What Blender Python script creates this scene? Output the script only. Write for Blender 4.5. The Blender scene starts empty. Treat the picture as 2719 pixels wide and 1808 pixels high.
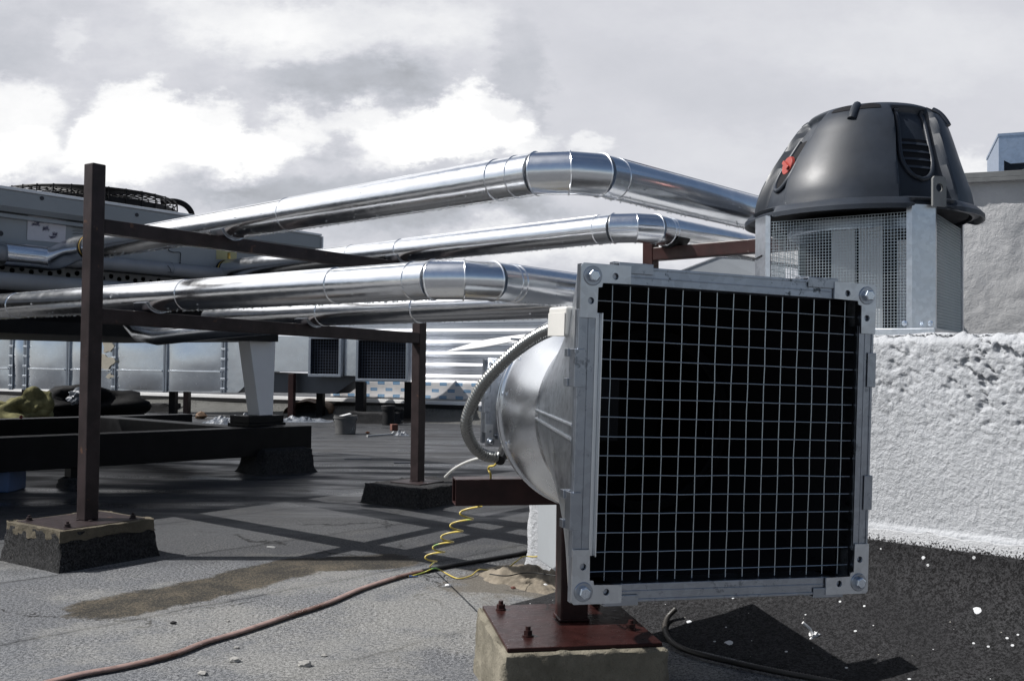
import bpy, bmesh, math, random
from mathutils import Vector as V, Matrix, noise
random.seed(7)
R = math.radians
scene = bpy.context.scene
col = scene.collection
# ------------------------------------------------------------------ camera
FPX, PW, PH = 2600.0, 2719.0, 1808.0
EYE = 0.72
pitch, roll = R(1.454), 0.011
fwd = V((0, math.cos(pitch), math.sin(pitch)))
up0 = V((0, -math.sin(pitch), math.cos(pitch)))
rt0 = V((1, 0, 0))
rt = rt0 * math.cos(roll) + up0 * math.sin(roll)
upv = up0 * math.cos(roll) - rt0 * math.sin(roll)
CAM = V((0, 0, EYE))
cd = bpy.data.cameras.new('camera')
cd.sensor_fit = 'HORIZONTAL'; cd.sensor_width = 36.0
cd.lens = 36.0 * FPX / PW
cd.clip_start = 0.05; cd.clip_end = 500
cam = bpy.data.objects.new('camera', cd); col.objects.link(cam)
m = Matrix((rt, upv, -fwd)).transposed().to_4x4(); m.translation = CAM
cam.matrix_world = m
scene.camera = cam

def ray(u, v): return fwd + rt * ((u - PW / 2) / FPX) + upv * ((PH / 2 - v) / FPX)
def P(u, v, d): return CAM + ray(u, v) * d                 # point of the photo at depth d
def G(u, v, z=0.0):                                        # point of the photo at height z
    r = ray(u, v); return CAM + r * ((z - EYE) / r.z)
def pix(p):
    q = p - CAM; d = q.dot(fwd)
    return (PW / 2 + q.dot(rt) / d * FPX, PH / 2 - q.dot(upv) / d * FPX, d)
def zat(xy, v):                                            # height over a plan point that shows at row v
    lo, hi = -3.0, 6.0
    for _ in range(50):
        mid = (lo + hi) / 2
        if pix(V((xy[0], xy[1], mid)))[1] > v: lo = mid
        else: hi = mid
    return lo
A = V((-0.737, 0.676, 0)).normalized(); B = V((A.y, -A.x, 0)); Z = V((0, 0, 1))

# ------------------------------------------------------------------ mesh builder
def perp(d):
    d = d.normalized()
    a = Z if abs(d.z) < 0.9 else V((1, 0, 0))
    s = d.cross(a).normalized(); return s, s.cross(d).normalized()
class MB:
    def __init__(s): s.v = []; s.f = []
    def add(s, vs, fs):
        n = len(s.v); s.v += [V(x) for x in vs]; s.f += [tuple(i + n for i in f) for f in fs]; return s
    def box(s, o, ex, ey, ez, x0, x1, y0, y1, z0, z1):
        vs = [o + ex * x + ey * y + ez * z for z in (z0, z1) for y in (y0, y1) for x in (x0, x1)]
        fs = [(0, 2, 3, 1), (4, 5, 7, 6), (0, 1, 5, 4), (2, 6, 7, 3), (0, 4, 6, 2), (1, 3, 7, 5)]
        if ex.cross(ey).dot(ez) < 0: fs = [f[::-1] for f in fs]
        return s.add(vs, fs)
    def bar(s, p0, p1, w, h, up=Z):
        d = (p1 - p0); L = d.length; d.normalize()
        sd = d.cross(up).normalized(); u2 = sd.cross(d)
        return s.box(p0, sd, d, u2, -w / 2, w / 2, 0, L, -h / 2, h / 2)
    def tube(s, path, r, n=12, cap=True, closed=False, flat=1.0, upf=None):
        m_ = len(path); rs = r if isinstance(r, (list, tuple)) else [r] * m_
        rings = []; sd = None
        for i, p in enumerate(path):
            if closed: d0 = (p - path[i - 1]); d1 = (path[(i + 1) % m_] - p)
            else:
                d0 = p - path[max(i - 1, 0)]; d1 = path[min(i + 1, m_ - 1)] - p
                if i == 0: d0 = d1
                if i == m_ - 1: d1 = d0
            d0 = d0.normalized(); d1 = d1.normalized(); t = (d0 + d1).normalized()
            if upf is not None: sd = t.cross(upf).normalized()
            elif sd is None: sd = perp(t)[0]
            else: sd = (sd - t * sd.dot(t)).normalized()
            u = sd.cross(t)
            k = 1.0 / max(0.5, math.sqrt(max(0.0, (1 + d0.dot(d1)) / 2)))
            rings.append([p + (sd * math.cos(2 * math.pi * j / n) + u * math.sin(2 * math.pi * j / n) * flat) * rs[i] * (1 if m_ > 40 else k ** 0.5) for j in range(n)])
        base = len(s.v)
        for rg in rings: s.v += rg
        q = m_ if closed else m_ - 1
        for i in range(q):
            a = base + i * n; b = base + ((i + 1) % m_) * n
            for j in range(n): s.f.append((a + j, a + (j + 1) % n, b + (j + 1) % n, b + j))
        if cap and not closed:
            s.f.append(tuple(base + j for j in range(n))[::-1]); s.f.append(tuple(base + (m_ - 1) * n + j for j in range(n)))
        return s
    def mitre(s, pts, r, n=40, cap=True):                    # round pipe with flat mitred joints
        rings = []
        for i, p in enumerate(pts):
            d0 = (p - pts[i - 1]).normalized() if i else (pts[1] - p).normalized()
            d1 = (pts[i + 1] - p).normalized() if i < len(pts) - 1 else d0
            nn = (d0 + d1).normalized(); sd, u = perp(d0)
            rg = []
            for j in range(n):
                o = (sd * math.cos(2 * math.pi * j / n) + u * math.sin(2 * math.pi * j / n)) * r
                rg.append(p + o - d0 * (o.dot(nn) / d0.dot(nn)))
            rings.append(rg)
        return s.rings(rings, cap)
    def rings(s, rings, cap=True):
        n = len(rings[0]); base = len(s.v)
        for rg in rings: s.v += rg
        for i in range(len(rings) - 1):
            a = base + i * n; b = a + n
            for j in range(n): s.f.append((a + j, a + (j + 1) % n, b + (j + 1) % n, b + j))
        if cap:
            s.f.append(tuple(base + j for j in range(n))[::-1]); s.f.append(tuple(base + (len(rings) - 1) * n + j for j in range(n)))
        return s
    def lathe(s, o, ax, prof, n=48, cap=True):               # prof: (along, radius)
        sd, u = perp(ax)
        return s.rings([[o + ax * t + (sd * math.cos(2 * math.pi * j / n) + u * math.sin(2 * math.pi * j / n)) * r for j in range(n)] for t, r in prof], cap)
    def prism(s, poly, off):                                 # planar polygon pushed by off
        n = len(poly)
        return s.add(list(poly) + [p + off for p in poly], [tuple(range(n))[::-1], tuple(range(n, 2 * n))] + [(i, (i + 1) % n, n + (i + 1) % n, n + i) for i in range(n)])
    def grid(s, fn, nu, nv, flip=False):
        base = len(s.v)
        for j in range(nv + 1):
            for i in range(nu + 1): s.v.append(fn(i / nu, j / nv))
        for j in range(nv):
            for i in range(nu):
                a = base + j * (nu + 1) + i
                f = (a, a + 1, a + nu + 2, a + nu + 1); s.f.append(f[::-1] if flip else f)
        return s
    def ico(s, c, r, sub=1, sc=(1, 1, 1), jit=0.0, seed=0):
        bm = bmesh.new(); bmesh.ops.create_icosphere(bm, subdivisions=sub, radius=1.0)
        bm.verts.index_update()
        vs = []
        for x in bm.verts:
            k = 1 + jit * noise.noise(x.co * 1.7 + V((seed * 3.1, seed, 0)))
            vs.append(c + V((x.co.x * sc[0], x.co.y * sc[1], x.co.z * sc[2])) * r * k)
        s.add(vs, [tuple(x.index for x in f.verts) for f in bm.faces]); bm.free(); return s
    def plate(s, o, ex, ey, outline, holes, t0, t1):         # flat plate with round holes
        cu = bpy.data.curves.new('tmp', 'CURVE'); cu.dimensions = '2D'; cu.fill_mode = 'BOTH'; cu.extrude = (t1 - t0) / 2
        def sp(pts):
            p = cu.splines.new('POLY'); p.points.add(len(pts) - 1); p.use_cyclic_u = True
            for k, q in enumerate(pts): p.points[k].co = (q[0], q[1], 0, 1)
        sp(outline)
        for hx, hy, hr in holes: sp([(hx + hr * math.cos(a * math.pi / 8), hy + hr * math.sin(a * math.pi / 8)) for a in range(16)])
        ob = bpy.data.objects.new('tmp', cu); col.objects.link(ob)
        bpy.context.view_layer.update()
        me = bpy.data.meshes.new_from_object(ob.evaluated_get(bpy.context.evaluated_depsgraph_get()))
        n = ex.cross(ey); mid = (t0 + t1) / 2
        s.add([o + ex * x.co.x + ey * x.co.y + n * (x.co.z + mid) for x in me.vertices], [tuple(p.vertices) for p in me.polygons])
        bpy.data.objects.remove(ob); bpy.data.curves.remove(cu); bpy.data.meshes.remove(me); return s

WO = {}
def tag(o, label=None, cat=None, group=None, kind=None):
    for k, x in (('label', label), ('category', cat), ('group', group), ('kind', kind)):
        if x: o[k] = x
    return o
def empty(name, loc, label, cat, group=None):
    o = bpy.data.objects.new(name, None); col.objects.link(o); o.location = loc; o.empty_display_size = 0.1
    WO[o.name] = V(loc); return tag(o, label, cat, group)
def obj(name, mb, mat, parent=None, smooth=30, bevel=0, loc=None):
    if parent is not None: off = WO[parent.name].copy()
    elif loc is not None: off = V(loc)
    else:
        xs = [p.x for p in mb.v]; ys = [p.y for p in mb.v]; zs = [p.z for p in mb.v]
        off = V(((min(xs) + max(xs)) / 2, (min(ys) + max(ys)) / 2, min(zs)))
    me = bpy.data.meshes.new(name)
    me.from_pydata([tuple(p - off) for p in mb.v], [], mb.f); me.update()
    if smooth:
        me.polygons.foreach_set('use_smooth', [True] * len(me.polygons))
        me.set_sharp_from_angle(angle=R(smooth))
    me.materials.append(mat)
    o = bpy.data.objects.new(name, me); col.objects.link(o)
    if parent is not None: o.parent = parent
    else: o.location = off
    WO[o.name] = off
    if bevel:
        b = o.modifiers.new('bevel', 'BEVEL'); b.width = bevel; b.segments = 2; b.limit_method = 'ANGLE'; b.angle_limit = R(40); b.harden_normals = False
    return o
def same(src, parent, delta):                               # a copy of a part, shifted in the world
    o = src.copy(); col.objects.link(o); o.parent = parent
    o.location = V(src.location) + delta; WO[o.name] = WO[src.name]; return o
def spline(pts, per=8):
    out = []
    for i in range(len(pts) - 1):
        p0 = pts[max(i - 1, 0)]; p1 = pts[i]; p2 = pts[i + 1]; p3 = pts[min(i + 2, len(pts) - 1)]
        for k in range(per):
            t = k / per
            out.append(0.5 * ((2 * p1) + (p2 - p0) * t + (2 * p0 - 5 * p1 + 4 * p2 - p3) * t * t + (3 * p1 - p0 - 3 * p2 + p3) * t ** 3))
    out.append(pts[-1].copy()); return out

# ------------------------------------------------------------------ materials
class NT:
    def __init__(s, nt): s.t = nt; s.n = nt.nodes; s.l = nt.links
    def add(s, ty, ins=None, **kw):
        x = s.n.new(ty)
        for k, q in kw.items(): setattr(x, k, q)
        for k, q in (ins or {}).items(): s.put(x, k, q)
        return x
    def put(s, x, k, q):
        i = x.inputs[k]
        if isinstance(q, bpy.types.NodeSocket): s.l.new(q, i)
        elif isinstance(q, bpy.types.Node): s.l.new(q.outputs[0], i)
        else: i.default_value = q
    def math(s, op, a, b=0.0, c=0.0): return s.add('ShaderNodeMath', {0: a, 1: b, 2: c}, operation=op).outputs[0]
    def vm(s, op, a, b=(0, 0, 0)):
        x = s.add('ShaderNodeVectorMath', {0: a, 1: b}, operation=op)
        return x.outputs['Value'] if op in ('LENGTH', 'DOT_PRODUCT', 'DISTANCE') else x.outputs[0]
    def sm(s, x, a, b, lo=0.0, hi=1.0): return s.add('ShaderNodeMapRange', {0: x, 1: a, 2: b, 3: lo, 4: hi}, interpolation_type='SMOOTHSTEP').outputs[0]
    def noise(s, co, sc, det=4, ro=0.55, dist=0): return s.add('ShaderNodeTexNoise', {'Vector': co, 'Scale': sc, 'Detail': det, 'Roughness': ro, 'Distortion': dist}).outputs
    def mix(s, f, a, b):
        x = s.add('ShaderNodeMix', data_type='RGBA'); s.put(x, 0, f); s.put(x, 6, a); s.put(x, 7, b); return x.outputs[2]
    def ramp(s, f, st):
        x = s.add('ShaderNodeValToRGB', {0: f}); e = x.color_ramp.elements
        while len(e) < len(st): e.new(0.5)
        for k, (p, c) in enumerate(st): e[k].position = p; e[k].color = c if len(c) == 4 else (*c, 1)
        return x.outputs[0]
    def bump(s, h, st, dist=0.01, nrm=None):
        x = s.add('ShaderNodeBump', {'Height': h, 'Strength': st, 'Distance': dist})
        if nrm is not None: s.put(x, 'Normal', nrm)
        return x.outputs[0]
ALB = 0.74                                                   # the picture is exposed half a stop up: base colours stay at their measured level
def c4(c): return (*c, 1) if len(c) == 3 else c
def mat(name):
    mt = bpy.data.materials.new(name); mt.use_nodes = True
    t = NT(mt.node_tree); bs = t.n['Principled BSDF']
    tc = t.add('ShaderNodeTexCoord').outputs['Object']
    return mt, t, bs, tc
def paint(name, c, rough=0.45, var=0.25, sc=12, bump=0.06, bsc=150, metal=0.0, wear=None, coat=0.0, spec=0.5, rvar=0.12):
    mt, t, bs, tc = mat(name); c = tuple(x * ALB for x in c)
    n = t.noise(tc, sc, 6, 0.6)[0]
    cc = t.mix(t.sm(n, 0.3, 0.7), c4(tuple(x * (1 - var) for x in c)), c4(tuple(min(1, x * (1 + var)) for x in c)))
    if wear:
        w = t.noise(tc, wear[1], 8, 0.65)[0]; cc = t.mix(t.sm(w, wear[2], wear[2] + 0.05), cc, c4(wear[0]))
    t.put(bs, 'Base Color', cc); t.put(bs, 'Metallic', metal)
    t.put(bs, 'Roughness', t.math('ADD', rough - rvar, t.math('MULTIPLY', t.noise(tc, sc * 2.3, 5)[0], rvar * 2)))
    t.put(bs, 'Specular IOR Level', spec)
    if coat: t.put(bs, 'Coat Weight', coat); t.put(bs, 'Coat Roughness', 0.08)
    if bump: t.put(bs, 'Normal', t.bump(t.noise(tc, bsc, 3)[0], bump, 0.004))
    return mt
def metal(name, c, r0, r1, spangle=0.0, dents=0.0, dsc=7.0, stretch=None, spots=0.0, met=1.0, fine=0.02):
    mt, t, bs, tc = mat(name)
    co = tc
    n = t.noise(co, 9, 6, 0.6)[0]
    cc = t.mix(n, c4(tuple(x * 0.86 for x in c)), c4(tuple(min(1, x * 1.08) for x in c)))
    if spangle:
        vo = t.add('ShaderNodeTexVoronoi', {'Vector': co, 'Scale': 90.0}).outputs['Color']
        sp = t.add('ShaderNodeSeparateColor', {0: vo}).outputs[0]
        cc = t.mix(t.math('MULTIPLY', sp, spangle), cc, c4(tuple(x * 0.55 for x in c)))
    if spots:
        w = t.noise(co, 75, 6, 0.7)[0]; w2 = t.noise(co, 9, 3)[0]
        k = t.sm(t.math('ADD', w, t.math('MULTIPLY', t.math('SUBTRACT', w2, 0.5), 0.5)), 0.60, 0.68)
        cc = t.mix(t.math('MULTIPLY', k, spots), cc, c4((0.07, 0.08, 0.09)))
    t.put(bs, 'Base Color', cc); t.put(bs, 'Metallic', met)
    t.put(bs, 'Roughness', t.math('ADD', r0, t.math('MULTIPLY', t.noise(co, 22, 6, 0.65)[0], (r1 - r0))))
    nr = t.bump(t.noise(co, 260, 2)[0], fine, 0.002)
    if dents:
        h = t.noise(co, dsc, 3, 0.5)[0]
        nr = t.bump(h, dents, 0.02, nr)
    t.put(bs, 'Normal', nr)
    return mt

M = {}
M['pipe'] = metal('polished_zinc_sheet', (0.87, 0.88, 0.90), 0.10, 0.30, dents=0.12, dsc=6.0)
M['pipe_elbow'] = metal('zinc_elbow_sheet', (0.82, 0.84, 0.87), 0.12, 0.30, dents=0.07, dsc=9.0, spangle=0.1)
M['galv'] = metal('galvanised_flange', (0.38, 0.41, 0.46), 0.20, 0.42, spangle=0.35, spots=0.5)
M['galv_spot'] = metal('galvanised_stained', (0.42, 0.46, 0.52), 0.30, 0.50, spangle=0.35, spots=0.95)
M['galv_light'] = metal('galvanised_bright', (0.62, 0.65, 0.69), 0.22, 0.42, spangle=0.3, dents=0.12, dsc=10)
M['shell'] = metal('spun_aluminium', (0.66, 0.68, 0.71), 0.20, 0.32, dents=0.03, dsc=9)
M['trans'] = metal('galvanised_transition', (0.50, 0.53, 0.57), 0.20, 0.42, spangle=0.55, dents=0.22, dsc=9, spots=0.5)
M['duct'] = metal('weathered_duct_sheet', (0.70, 0.73, 0.77), 0.14, 0.34, dents=0.5, dsc=1.3)
M['corr'] = metal('ribbed_zinc_sheet', (0.72, 0.73, 0.76), 0.30, 0.36, dents=0.03, dsc=1.2, fine=0.0)
M['zinc_bolt'] = metal('zinc_bolt', (0.62, 0.68, 0.76), 0.16, 0.3)
M['wire'] = metal('zinc_wire', (0.46, 0.51, 0.54), 0.3, 0.45)
M['conduit'] = metal('steel_conduit', (0.25, 0.25, 0.24), 0.20, 0.34)
M['brass'] = metal('brass_fitting', (0.55, 0.36, 0.10), 0.25, 0.45)
M['brown'] = paint('brown_steel_paint', (0.032, 0.023, 0.024), 0.48, 0.3, 14, 0.12, 220, spec=0.2, wear=((0.085, 0.045, 0.03), 24, 0.63))
M['oxide'] = paint('oxide_red_wet_paint', (0.030, 0.011, 0.010), 0.30, 0.3, 18, 0.25, 60, wear=((0.10, 0.08, 0.06), 26, 0.73), coat=0.04, spec=0.16)
M['oxide_dark'] = paint('oxide_brown_paint', (0.030, 0.012, 0.011), 0.36, 0.3, 18, 0.12, 120, spec=0.25)
M['black_steel'] = paint('black_steel_paint', (0.006, 0.006, 0.007), 0.5, 0.3, 10, 0.15, 120, spec=0.14)
M['plastic'] = paint('black_plastic_hood', (0.028, 0.034, 0.045), 0.42, 0.22, 6, 0.05, 300, wear=((0.07, 0.07, 0.075), 9, 0.76), spec=0.30)
M['hole'] = paint('cavity_shade', (0.006, 0.006, 0.008), 0.75, 0.2, 10, 0.1, 80, spec=0.2)  # near-black colour stands in for the shade inside openings
M['red'] = paint('red_switch_plastic', (0.38, 0.055, 0.04), 0.35, 0.1, 20, 0)
M['white_paint'] = paint('white_panel_paint', (0.62, 0.64, 0.66), 0.4, 0.08, 5, 0.03)
M['chiller'] = paint('light_grey_enamel', (0.34, 0.36, 0.38), 0.38, 0.06, 3, 0.03, 80, spec=0.3)
M['chiller_trim'] = paint('grey_enamel_trim', (0.30, 0.32, 0.34), 0.36, 0.06, 3, 0.03, 80)
M['leg'] = paint('pale_grey_enamel', (0.86, 0.87, 0.89), 0.4, 0.05, 3, 0.03, 80)
M['hdr'] = paint('grey_pipe_insulation', (0.30, 0.31, 0.33), 0.45, 0.1, 5, 0.1, 40)
M['paper'] = paint('paper', (0.66, 0.64, 0.68), 0.7, 0.06, 8, 0.05, 60)
M['ink'] = paint('black_marker_ink', (0.02, 0.02, 0.03), 0.6, 0.1, 10, 0)
M['ink_blue'] = paint('violet_marker_ink', (0.10, 0.10, 0.22), 0.6, 0.1, 10, 0)
M['yellow_label'] = paint('yellow_label', (0.50, 0.46, 0.24), 0.6, 0.1, 10, 0)
M['plastic_white'] = paint('white_plastic', (0.62, 0.61, 0.58), 0.4, 0.06, 8, 0)
M['rubber'] = paint('black_rubber', (0.012, 0.012, 0.013), 0.55, 0.25, 20, 0.1, 90, spec=0.2)
M['cable'] = paint('white_cable', (0.6, 0.6, 0.58), 0.4, 0.08, 10, 0)
M['wool'] = paint('yellow_mineral_wool', (0.17, 0.16, 0.08), 0.95, 0.35, 14, 0.9, 40, spec=0.1)
M['foil'] = paint('crumpled_foil', (0.12, 0.135, 0.16), 0.5, 0.3, 20, 0.3, 40)
M['card'] = paint('wet_cardboard', (0.16, 0.09, 0.045), 0.7, 0.3, 12, 0.3, 40)
M['bluebox'] = paint('blue_plastic', (0.05, 0.10, 0.22), 0.4, 0.15, 6, 0)
M['brick'] = paint('brick_red', (0.13, 0.045, 0.03), 0.8, 0.25, 30, 0.4, 90)
M['stone'] = paint('grey_grit', (0.36, 0.35, 0.33), 0.85, 0.25, 40, 0.5, 120)
M['mortar'] = paint('sandy_mortar', (0.21, 0.18, 0.14), 0.9, 0.35, 22, 0.9, 60, spec=0.2)
M['board_white'] = paint('white_sheet', (0.8, 0.8, 0.8), 0.3, 0.04, 5, 0)
def wire_mat():
    mt, t, bs, tc = mat('yellow_green_wire')
    n = t.noise(tc, 7.0, 2)[0]
    t.put(bs, 'Base Color', t.mix(t.sm(n, 0.58, 0.64), c4((0.42, 0.32, 0.06)), c4((0.10, 0.26, 0.05))))
    t.put(bs, 'Roughness', 0.35); return mt
M['earth'] = wire_mat()
def hose_mat():
    mt, t, bs, tc = mat('brown_flat_hose')
    n = t.noise(tc, 2.6, 5, 0.6)[0]; n2 = t.noise(tc, 30, 5, 0.6)[0]
    c = t.mix(t.sm(n, 0.40, 0.52), c4((0.10, 0.05, 0.035)), c4((0.23, 0.155, 0.135)))
    c = t.mix(t.math('MULTIPLY', t.sm(n2, 0.5, 0.7), 0.5), c, c4((0.05, 0.03, 0.028)))
    t.put(bs, 'Base Color', c); t.put(bs, 'Roughness', t.sm(n, 0.4, 0.55, 0.25, 0.55)); t.put(bs, 'Normal', t.bump(n2, 0.2, 0.004)); return mt
M['hose'] = hose_mat()
def concrete(name, c, dark):
    mt, t, bs, tc = mat(name); c = tuple(x * ALB for x in c); dark = tuple(x * ALB for x in dark)
    n = t.noise(tc, 9, 8, 0.65)[0]; n2 = t.noise(tc, 90, 5, 0.7)[0]
    vo = t.add('ShaderNodeTexVoronoi', {'Vector': tc, 'Scale': 85.0}).outputs[0]
    cc = t.mix(t.sm(n, 0.3, 0.72), c4(dark), c4(c))
    cc = t.mix(t.math('MULTIPLY', t.sm(n2, 0.5, 0.75), 0.4), cc, c4(tuple(x * 0.5 for x in c)))
    t.put(bs, 'Base Color', cc); t.put(bs, 'Roughness', 0.88); t.put(bs, 'Specular IOR Level', 0.25)
    nr = t.bump(t.sm(vo, 0.05, 0.25), 0.35, 0.004); nr = t.bump(n2, 0.8, 0.005, nr); nr = t.bump(n, 0.5, 0.02, nr)
    t.put(bs, 'Normal', nr); return mt
M['concrete'] = concrete('weathered_concrete', (0.255, 0.232, 0.182), (0.13, 0.118, 0.09))
def bitumen(name, base, light, splat=False, wet=False, seams=False):
    mt, t, bs, tc = mat(name)
    pos = t.add('ShaderNodeNewGeometry').outputs['Position']
    g1 = t.noise(pos, 105, 4, 0.8)[0]; g2 = t.noise(pos, 260, 2, 0.7)[0]; big = t.noise(pos, 1.6, 5, 0.6)[0]; mid = t.noise(pos, 7, 6, 0.65)[0]
    gr = t.math('ADD', t.math('MULTIPLY', g1, 0.6), t.math('MULTIPLY', g2, 0.4))
    cc = t.mix(t.sm(gr, 0.43, 0.58), c4(tuple(x * 0.25 for x in base)), c4(light))
    k = t.math('ADD', t.math('MULTIPLY', big, 0.6), t.math('MULTIPLY', mid, 0.4))
    cc = t.mix(t.sm(k, 0.38, 0.62), cc, t.mix(0.55, cc, c4(tuple(x * 1.5 for x in base))))
    sp = t.add('ShaderNodeTexVoronoi', {'Vector': pos, 'Scale': 60.0}).outputs
    fleck = t.math('MULTIPLY', t.sm(sp[0], 0.10, 0.06), t.math('GREATER_THAN', t.add('ShaderNodeSeparateColor', {0: sp[1]}).outputs[0], 0.955))
    cc = t.mix(fleck, cc, c4((0.45, 0.43, 0.38)))
    rough = t.sm(gr, 0.3, 0.7, 0.80, 0.95)
    bh = gr
    nr = t.bump(gr, 0.9, 0.006)
    if splat:
        vs = t.add('ShaderNodeTexVoronoi', {'Vector': pos, 'Scale': 13.0}).outputs
        r0 = t.add('ShaderNodeSeparateColor', {0: vs[1]}).outputs
        wob = t.math('MULTIPLY', t.math('SUBTRACT', t.noise(pos, 60, 3)[0], 0.5), 0.10)
        rad = t.math('MULTIPLY', t.math('POWER', r0[1], 3.5), 0.19)
        s1 = t.math('MULTIPLY', t.math('LESS_THAN', t.math('ADD', vs[0], t.math('MULTIPLY', wob, 2.0)), rad), t.math('GREATER_THAN', r0[0], 0.35))
        cc = t.mix(s1, cc, c4((0.66, 0.67, 0.69)))
        vs2 = t.add('ShaderNodeTexVoronoi', {'Vector': pos, 'Scale': 45.0}).outputs
        q = t.add('ShaderNodeSeparateColor', {0: vs2[1]}).outputs
        s2 = t.math('MULTIPLY', t.math('LESS_THAN', vs2[0], t.math('MULTIPLY', q[1], 0.22)), t.math('GREATER_THAN', q[0], 0.85))
        cc = t.mix(s2, cc, c4((0.60, 0.61, 0.62)))
        hz = t.add('ShaderNodeSeparateXYZ', {0: pos}).outputs[2]
        lim = t.math('ADD', t.noise(pos, 200, 3, .75)[0], t.math('MULTIPLY', t.sm(hz, .25, .300), .26))
        cc = t.mix(t.math('MULTIPLY', t.sm(lim, .56, .64), t.sm(hz, .266, .271)), cc, c4((0.58, 0.59, 0.61)))
    if seams:
        x = t.vm('DOT_PRODUCT', pos, tuple(A)); y = t.vm('DOT_PRODUCT', pos, tuple(B))
        x = t.math('ADD', x, t.math('MULTIPLY', t.math('SUBTRACT', t.noise(pos, 5, 5, 0.7)[0], 0.5), 0.07))
        fr = t.math('ABSOLUTE', t.math('SUBTRACT', t.math('FRACT', t.math('DIVIDE', t.math('SUBTRACT', x, 2.63 - 0.365), 0.73)), 0.5))
        gate = t.sm(t.noise(pos, 3.1, 4)[0], 0.36, 0.46)
        ln = t.math('MULTIPLY', t.sm(fr, 0.007, 0.003), gate)
        cc = t.mix(ln, cc, c4((0.012, 0.012, 0.013)))
        sid = t.math('FLOOR', t.math('ADD', t.math('DIVIDE', t.math('SUBTRACT', x, 2.63 - 0.365), 0.73), 0.5))
        wn_ = t.add('ShaderNodeTexWhiteNoise', {'W': sid}, noise_dimensions='1D').outputs[0]
        cc = t.vm('MULTIPLY', cc, t.add('ShaderNodeCombineXYZ', {0: t.math('ADD', .86, t.math('MULTIPLY', wn_, .26)), 1: t.math('ADD', .86, t.math('MULTIPLY', wn_, .26)), 2: t.math('ADD', .87, t.math('MULTIPLY', wn_, .24))}).outputs[0])
        lap = t.math('MULTIPLY', t.sm(fr, 0.05, 0.0), 0.4)
        cc = t.mix(lap, cc, c4(tuple(v_ * 0.55 for v_ in base)))
        # hairline cracks
        vc = t.add('ShaderNodeTexVoronoi', {'Vector': t.vm('ADD', pos, t.vm('MULTIPLY', t.noise(pos, 4, 5, 0.7)[1], (0.35, 0.35, 0.0))), 'Scale': 0.85}, feature='DISTANCE_TO_EDGE').outputs[0]
        cr = t.math('MULTIPLY', t.sm(vc, 0.006, 0.002), t.sm(t.noise(pos, 2.2, 3)[0], 0.5, 0.56))
        cc = t.mix(cr, cc, c4((0.02, 0.02, 0.02)))
        # dust, pale worn patches
        du = t.sm(t.math('ADD', t.noise(pos, 2.4, 7, 0.68)[0], t.sm(t.vm('DISTANCE', pos, (-0.25, 2.75, 0)), 1.5, 0.2, 0.0, 0.17)), 0.53, 0.72)
        cc = t.mix(t.math('MULTIPLY', du, 0.55), cc, t.mix(t.sm(gr, 0.38, 0.6), c4((0.13, 0.13, 0.122)), c4((0.42, 0.41, 0.385))))
        # the brown damp stain: distance to a bent line
        def seg(a, b):
            ab = (b[0] - a[0], b[1] - a[1], 0.0); L2 = ab[0] ** 2 + ab[1] ** 2
            pa = t.vm('SUBTRACT', pos, (a[0], a[1], 0.0))
            h = t.add('ShaderNodeClamp', {0: t.math('DIVIDE', t.vm('DOT_PRODUCT', pa, ab), L2)}).outputs[0]
            cp = t.add('ShaderNodeCombineXYZ', {0: t.math('MULTIPLY', h, ab[0]), 1: t.math('MULTIPLY', h, ab[1]), 2: 0.0}).outputs[0]
            return t.vm('DISTANCE', pa, cp)
        s0, s1_, s2_, s3_ = [G(*q) for q in ((300, 1612), (560, 1560), (800, 1500), (1020, 1490))]
        dd = t.math('MINIMUM', t.math('MINIMUM', seg(s0, s1_), seg(s1_, s2_)), seg(s2_, s3_))
        dd = t.math('ADD', dd, t.math('MULTIPLY', t.math('SUBTRACT', t.noise(pos, 9, 6, 0.7)[0], 0.5), 0.16))
        st = t.sm(dd, 0.145, 0.115)
        tan = t.mix(t.sm(t.math('ADD', t.math('MULTIPLY', gr, 0.7), t.math('MULTIPLY', mid, 0.3)), 0.45, 0.60), c4((0.018, 0.017, 0.014)), c4((0.15, 0.122, 0.083)))
        cc = t.mix(t.math('MULTIPLY', st, 0.92), cc, tan)
        # sand by the foot of the rough wall
        sd = t.sm(t.math('ADD', t.vm('DISTANCE', pos, tuple(G(1400, 1540))), t.math('MULTIPLY', t.math('SUBTRACT', t.noise(pos, 8, 6, 0.7)[0], 0.5), 0.5)), 0.34, 0.2)
        cc = t.mix(t.math('MULTIPLY', sd, 0.8), cc, t.mix(gr, c4((0.03, 0.028, 0.025)), c4((0.22, 0.19, 0.15))))
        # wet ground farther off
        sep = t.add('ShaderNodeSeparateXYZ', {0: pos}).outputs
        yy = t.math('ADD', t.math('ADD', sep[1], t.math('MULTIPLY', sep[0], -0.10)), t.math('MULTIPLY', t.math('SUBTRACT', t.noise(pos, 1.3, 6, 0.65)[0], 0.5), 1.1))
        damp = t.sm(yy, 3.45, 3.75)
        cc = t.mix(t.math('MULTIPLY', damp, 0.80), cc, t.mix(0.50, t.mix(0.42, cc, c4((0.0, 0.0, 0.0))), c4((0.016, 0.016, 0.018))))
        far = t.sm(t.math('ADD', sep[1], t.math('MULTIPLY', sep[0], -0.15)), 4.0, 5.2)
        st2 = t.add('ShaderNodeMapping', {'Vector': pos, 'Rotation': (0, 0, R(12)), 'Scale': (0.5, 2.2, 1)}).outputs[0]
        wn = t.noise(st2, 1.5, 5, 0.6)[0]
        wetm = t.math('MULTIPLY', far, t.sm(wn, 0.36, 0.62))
        cc = t.mix(t.math('MULTIPLY', far, 0.70), cc, t.mix(0.8, cc, c4((0.02, 0.021, 0.024))))
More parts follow.
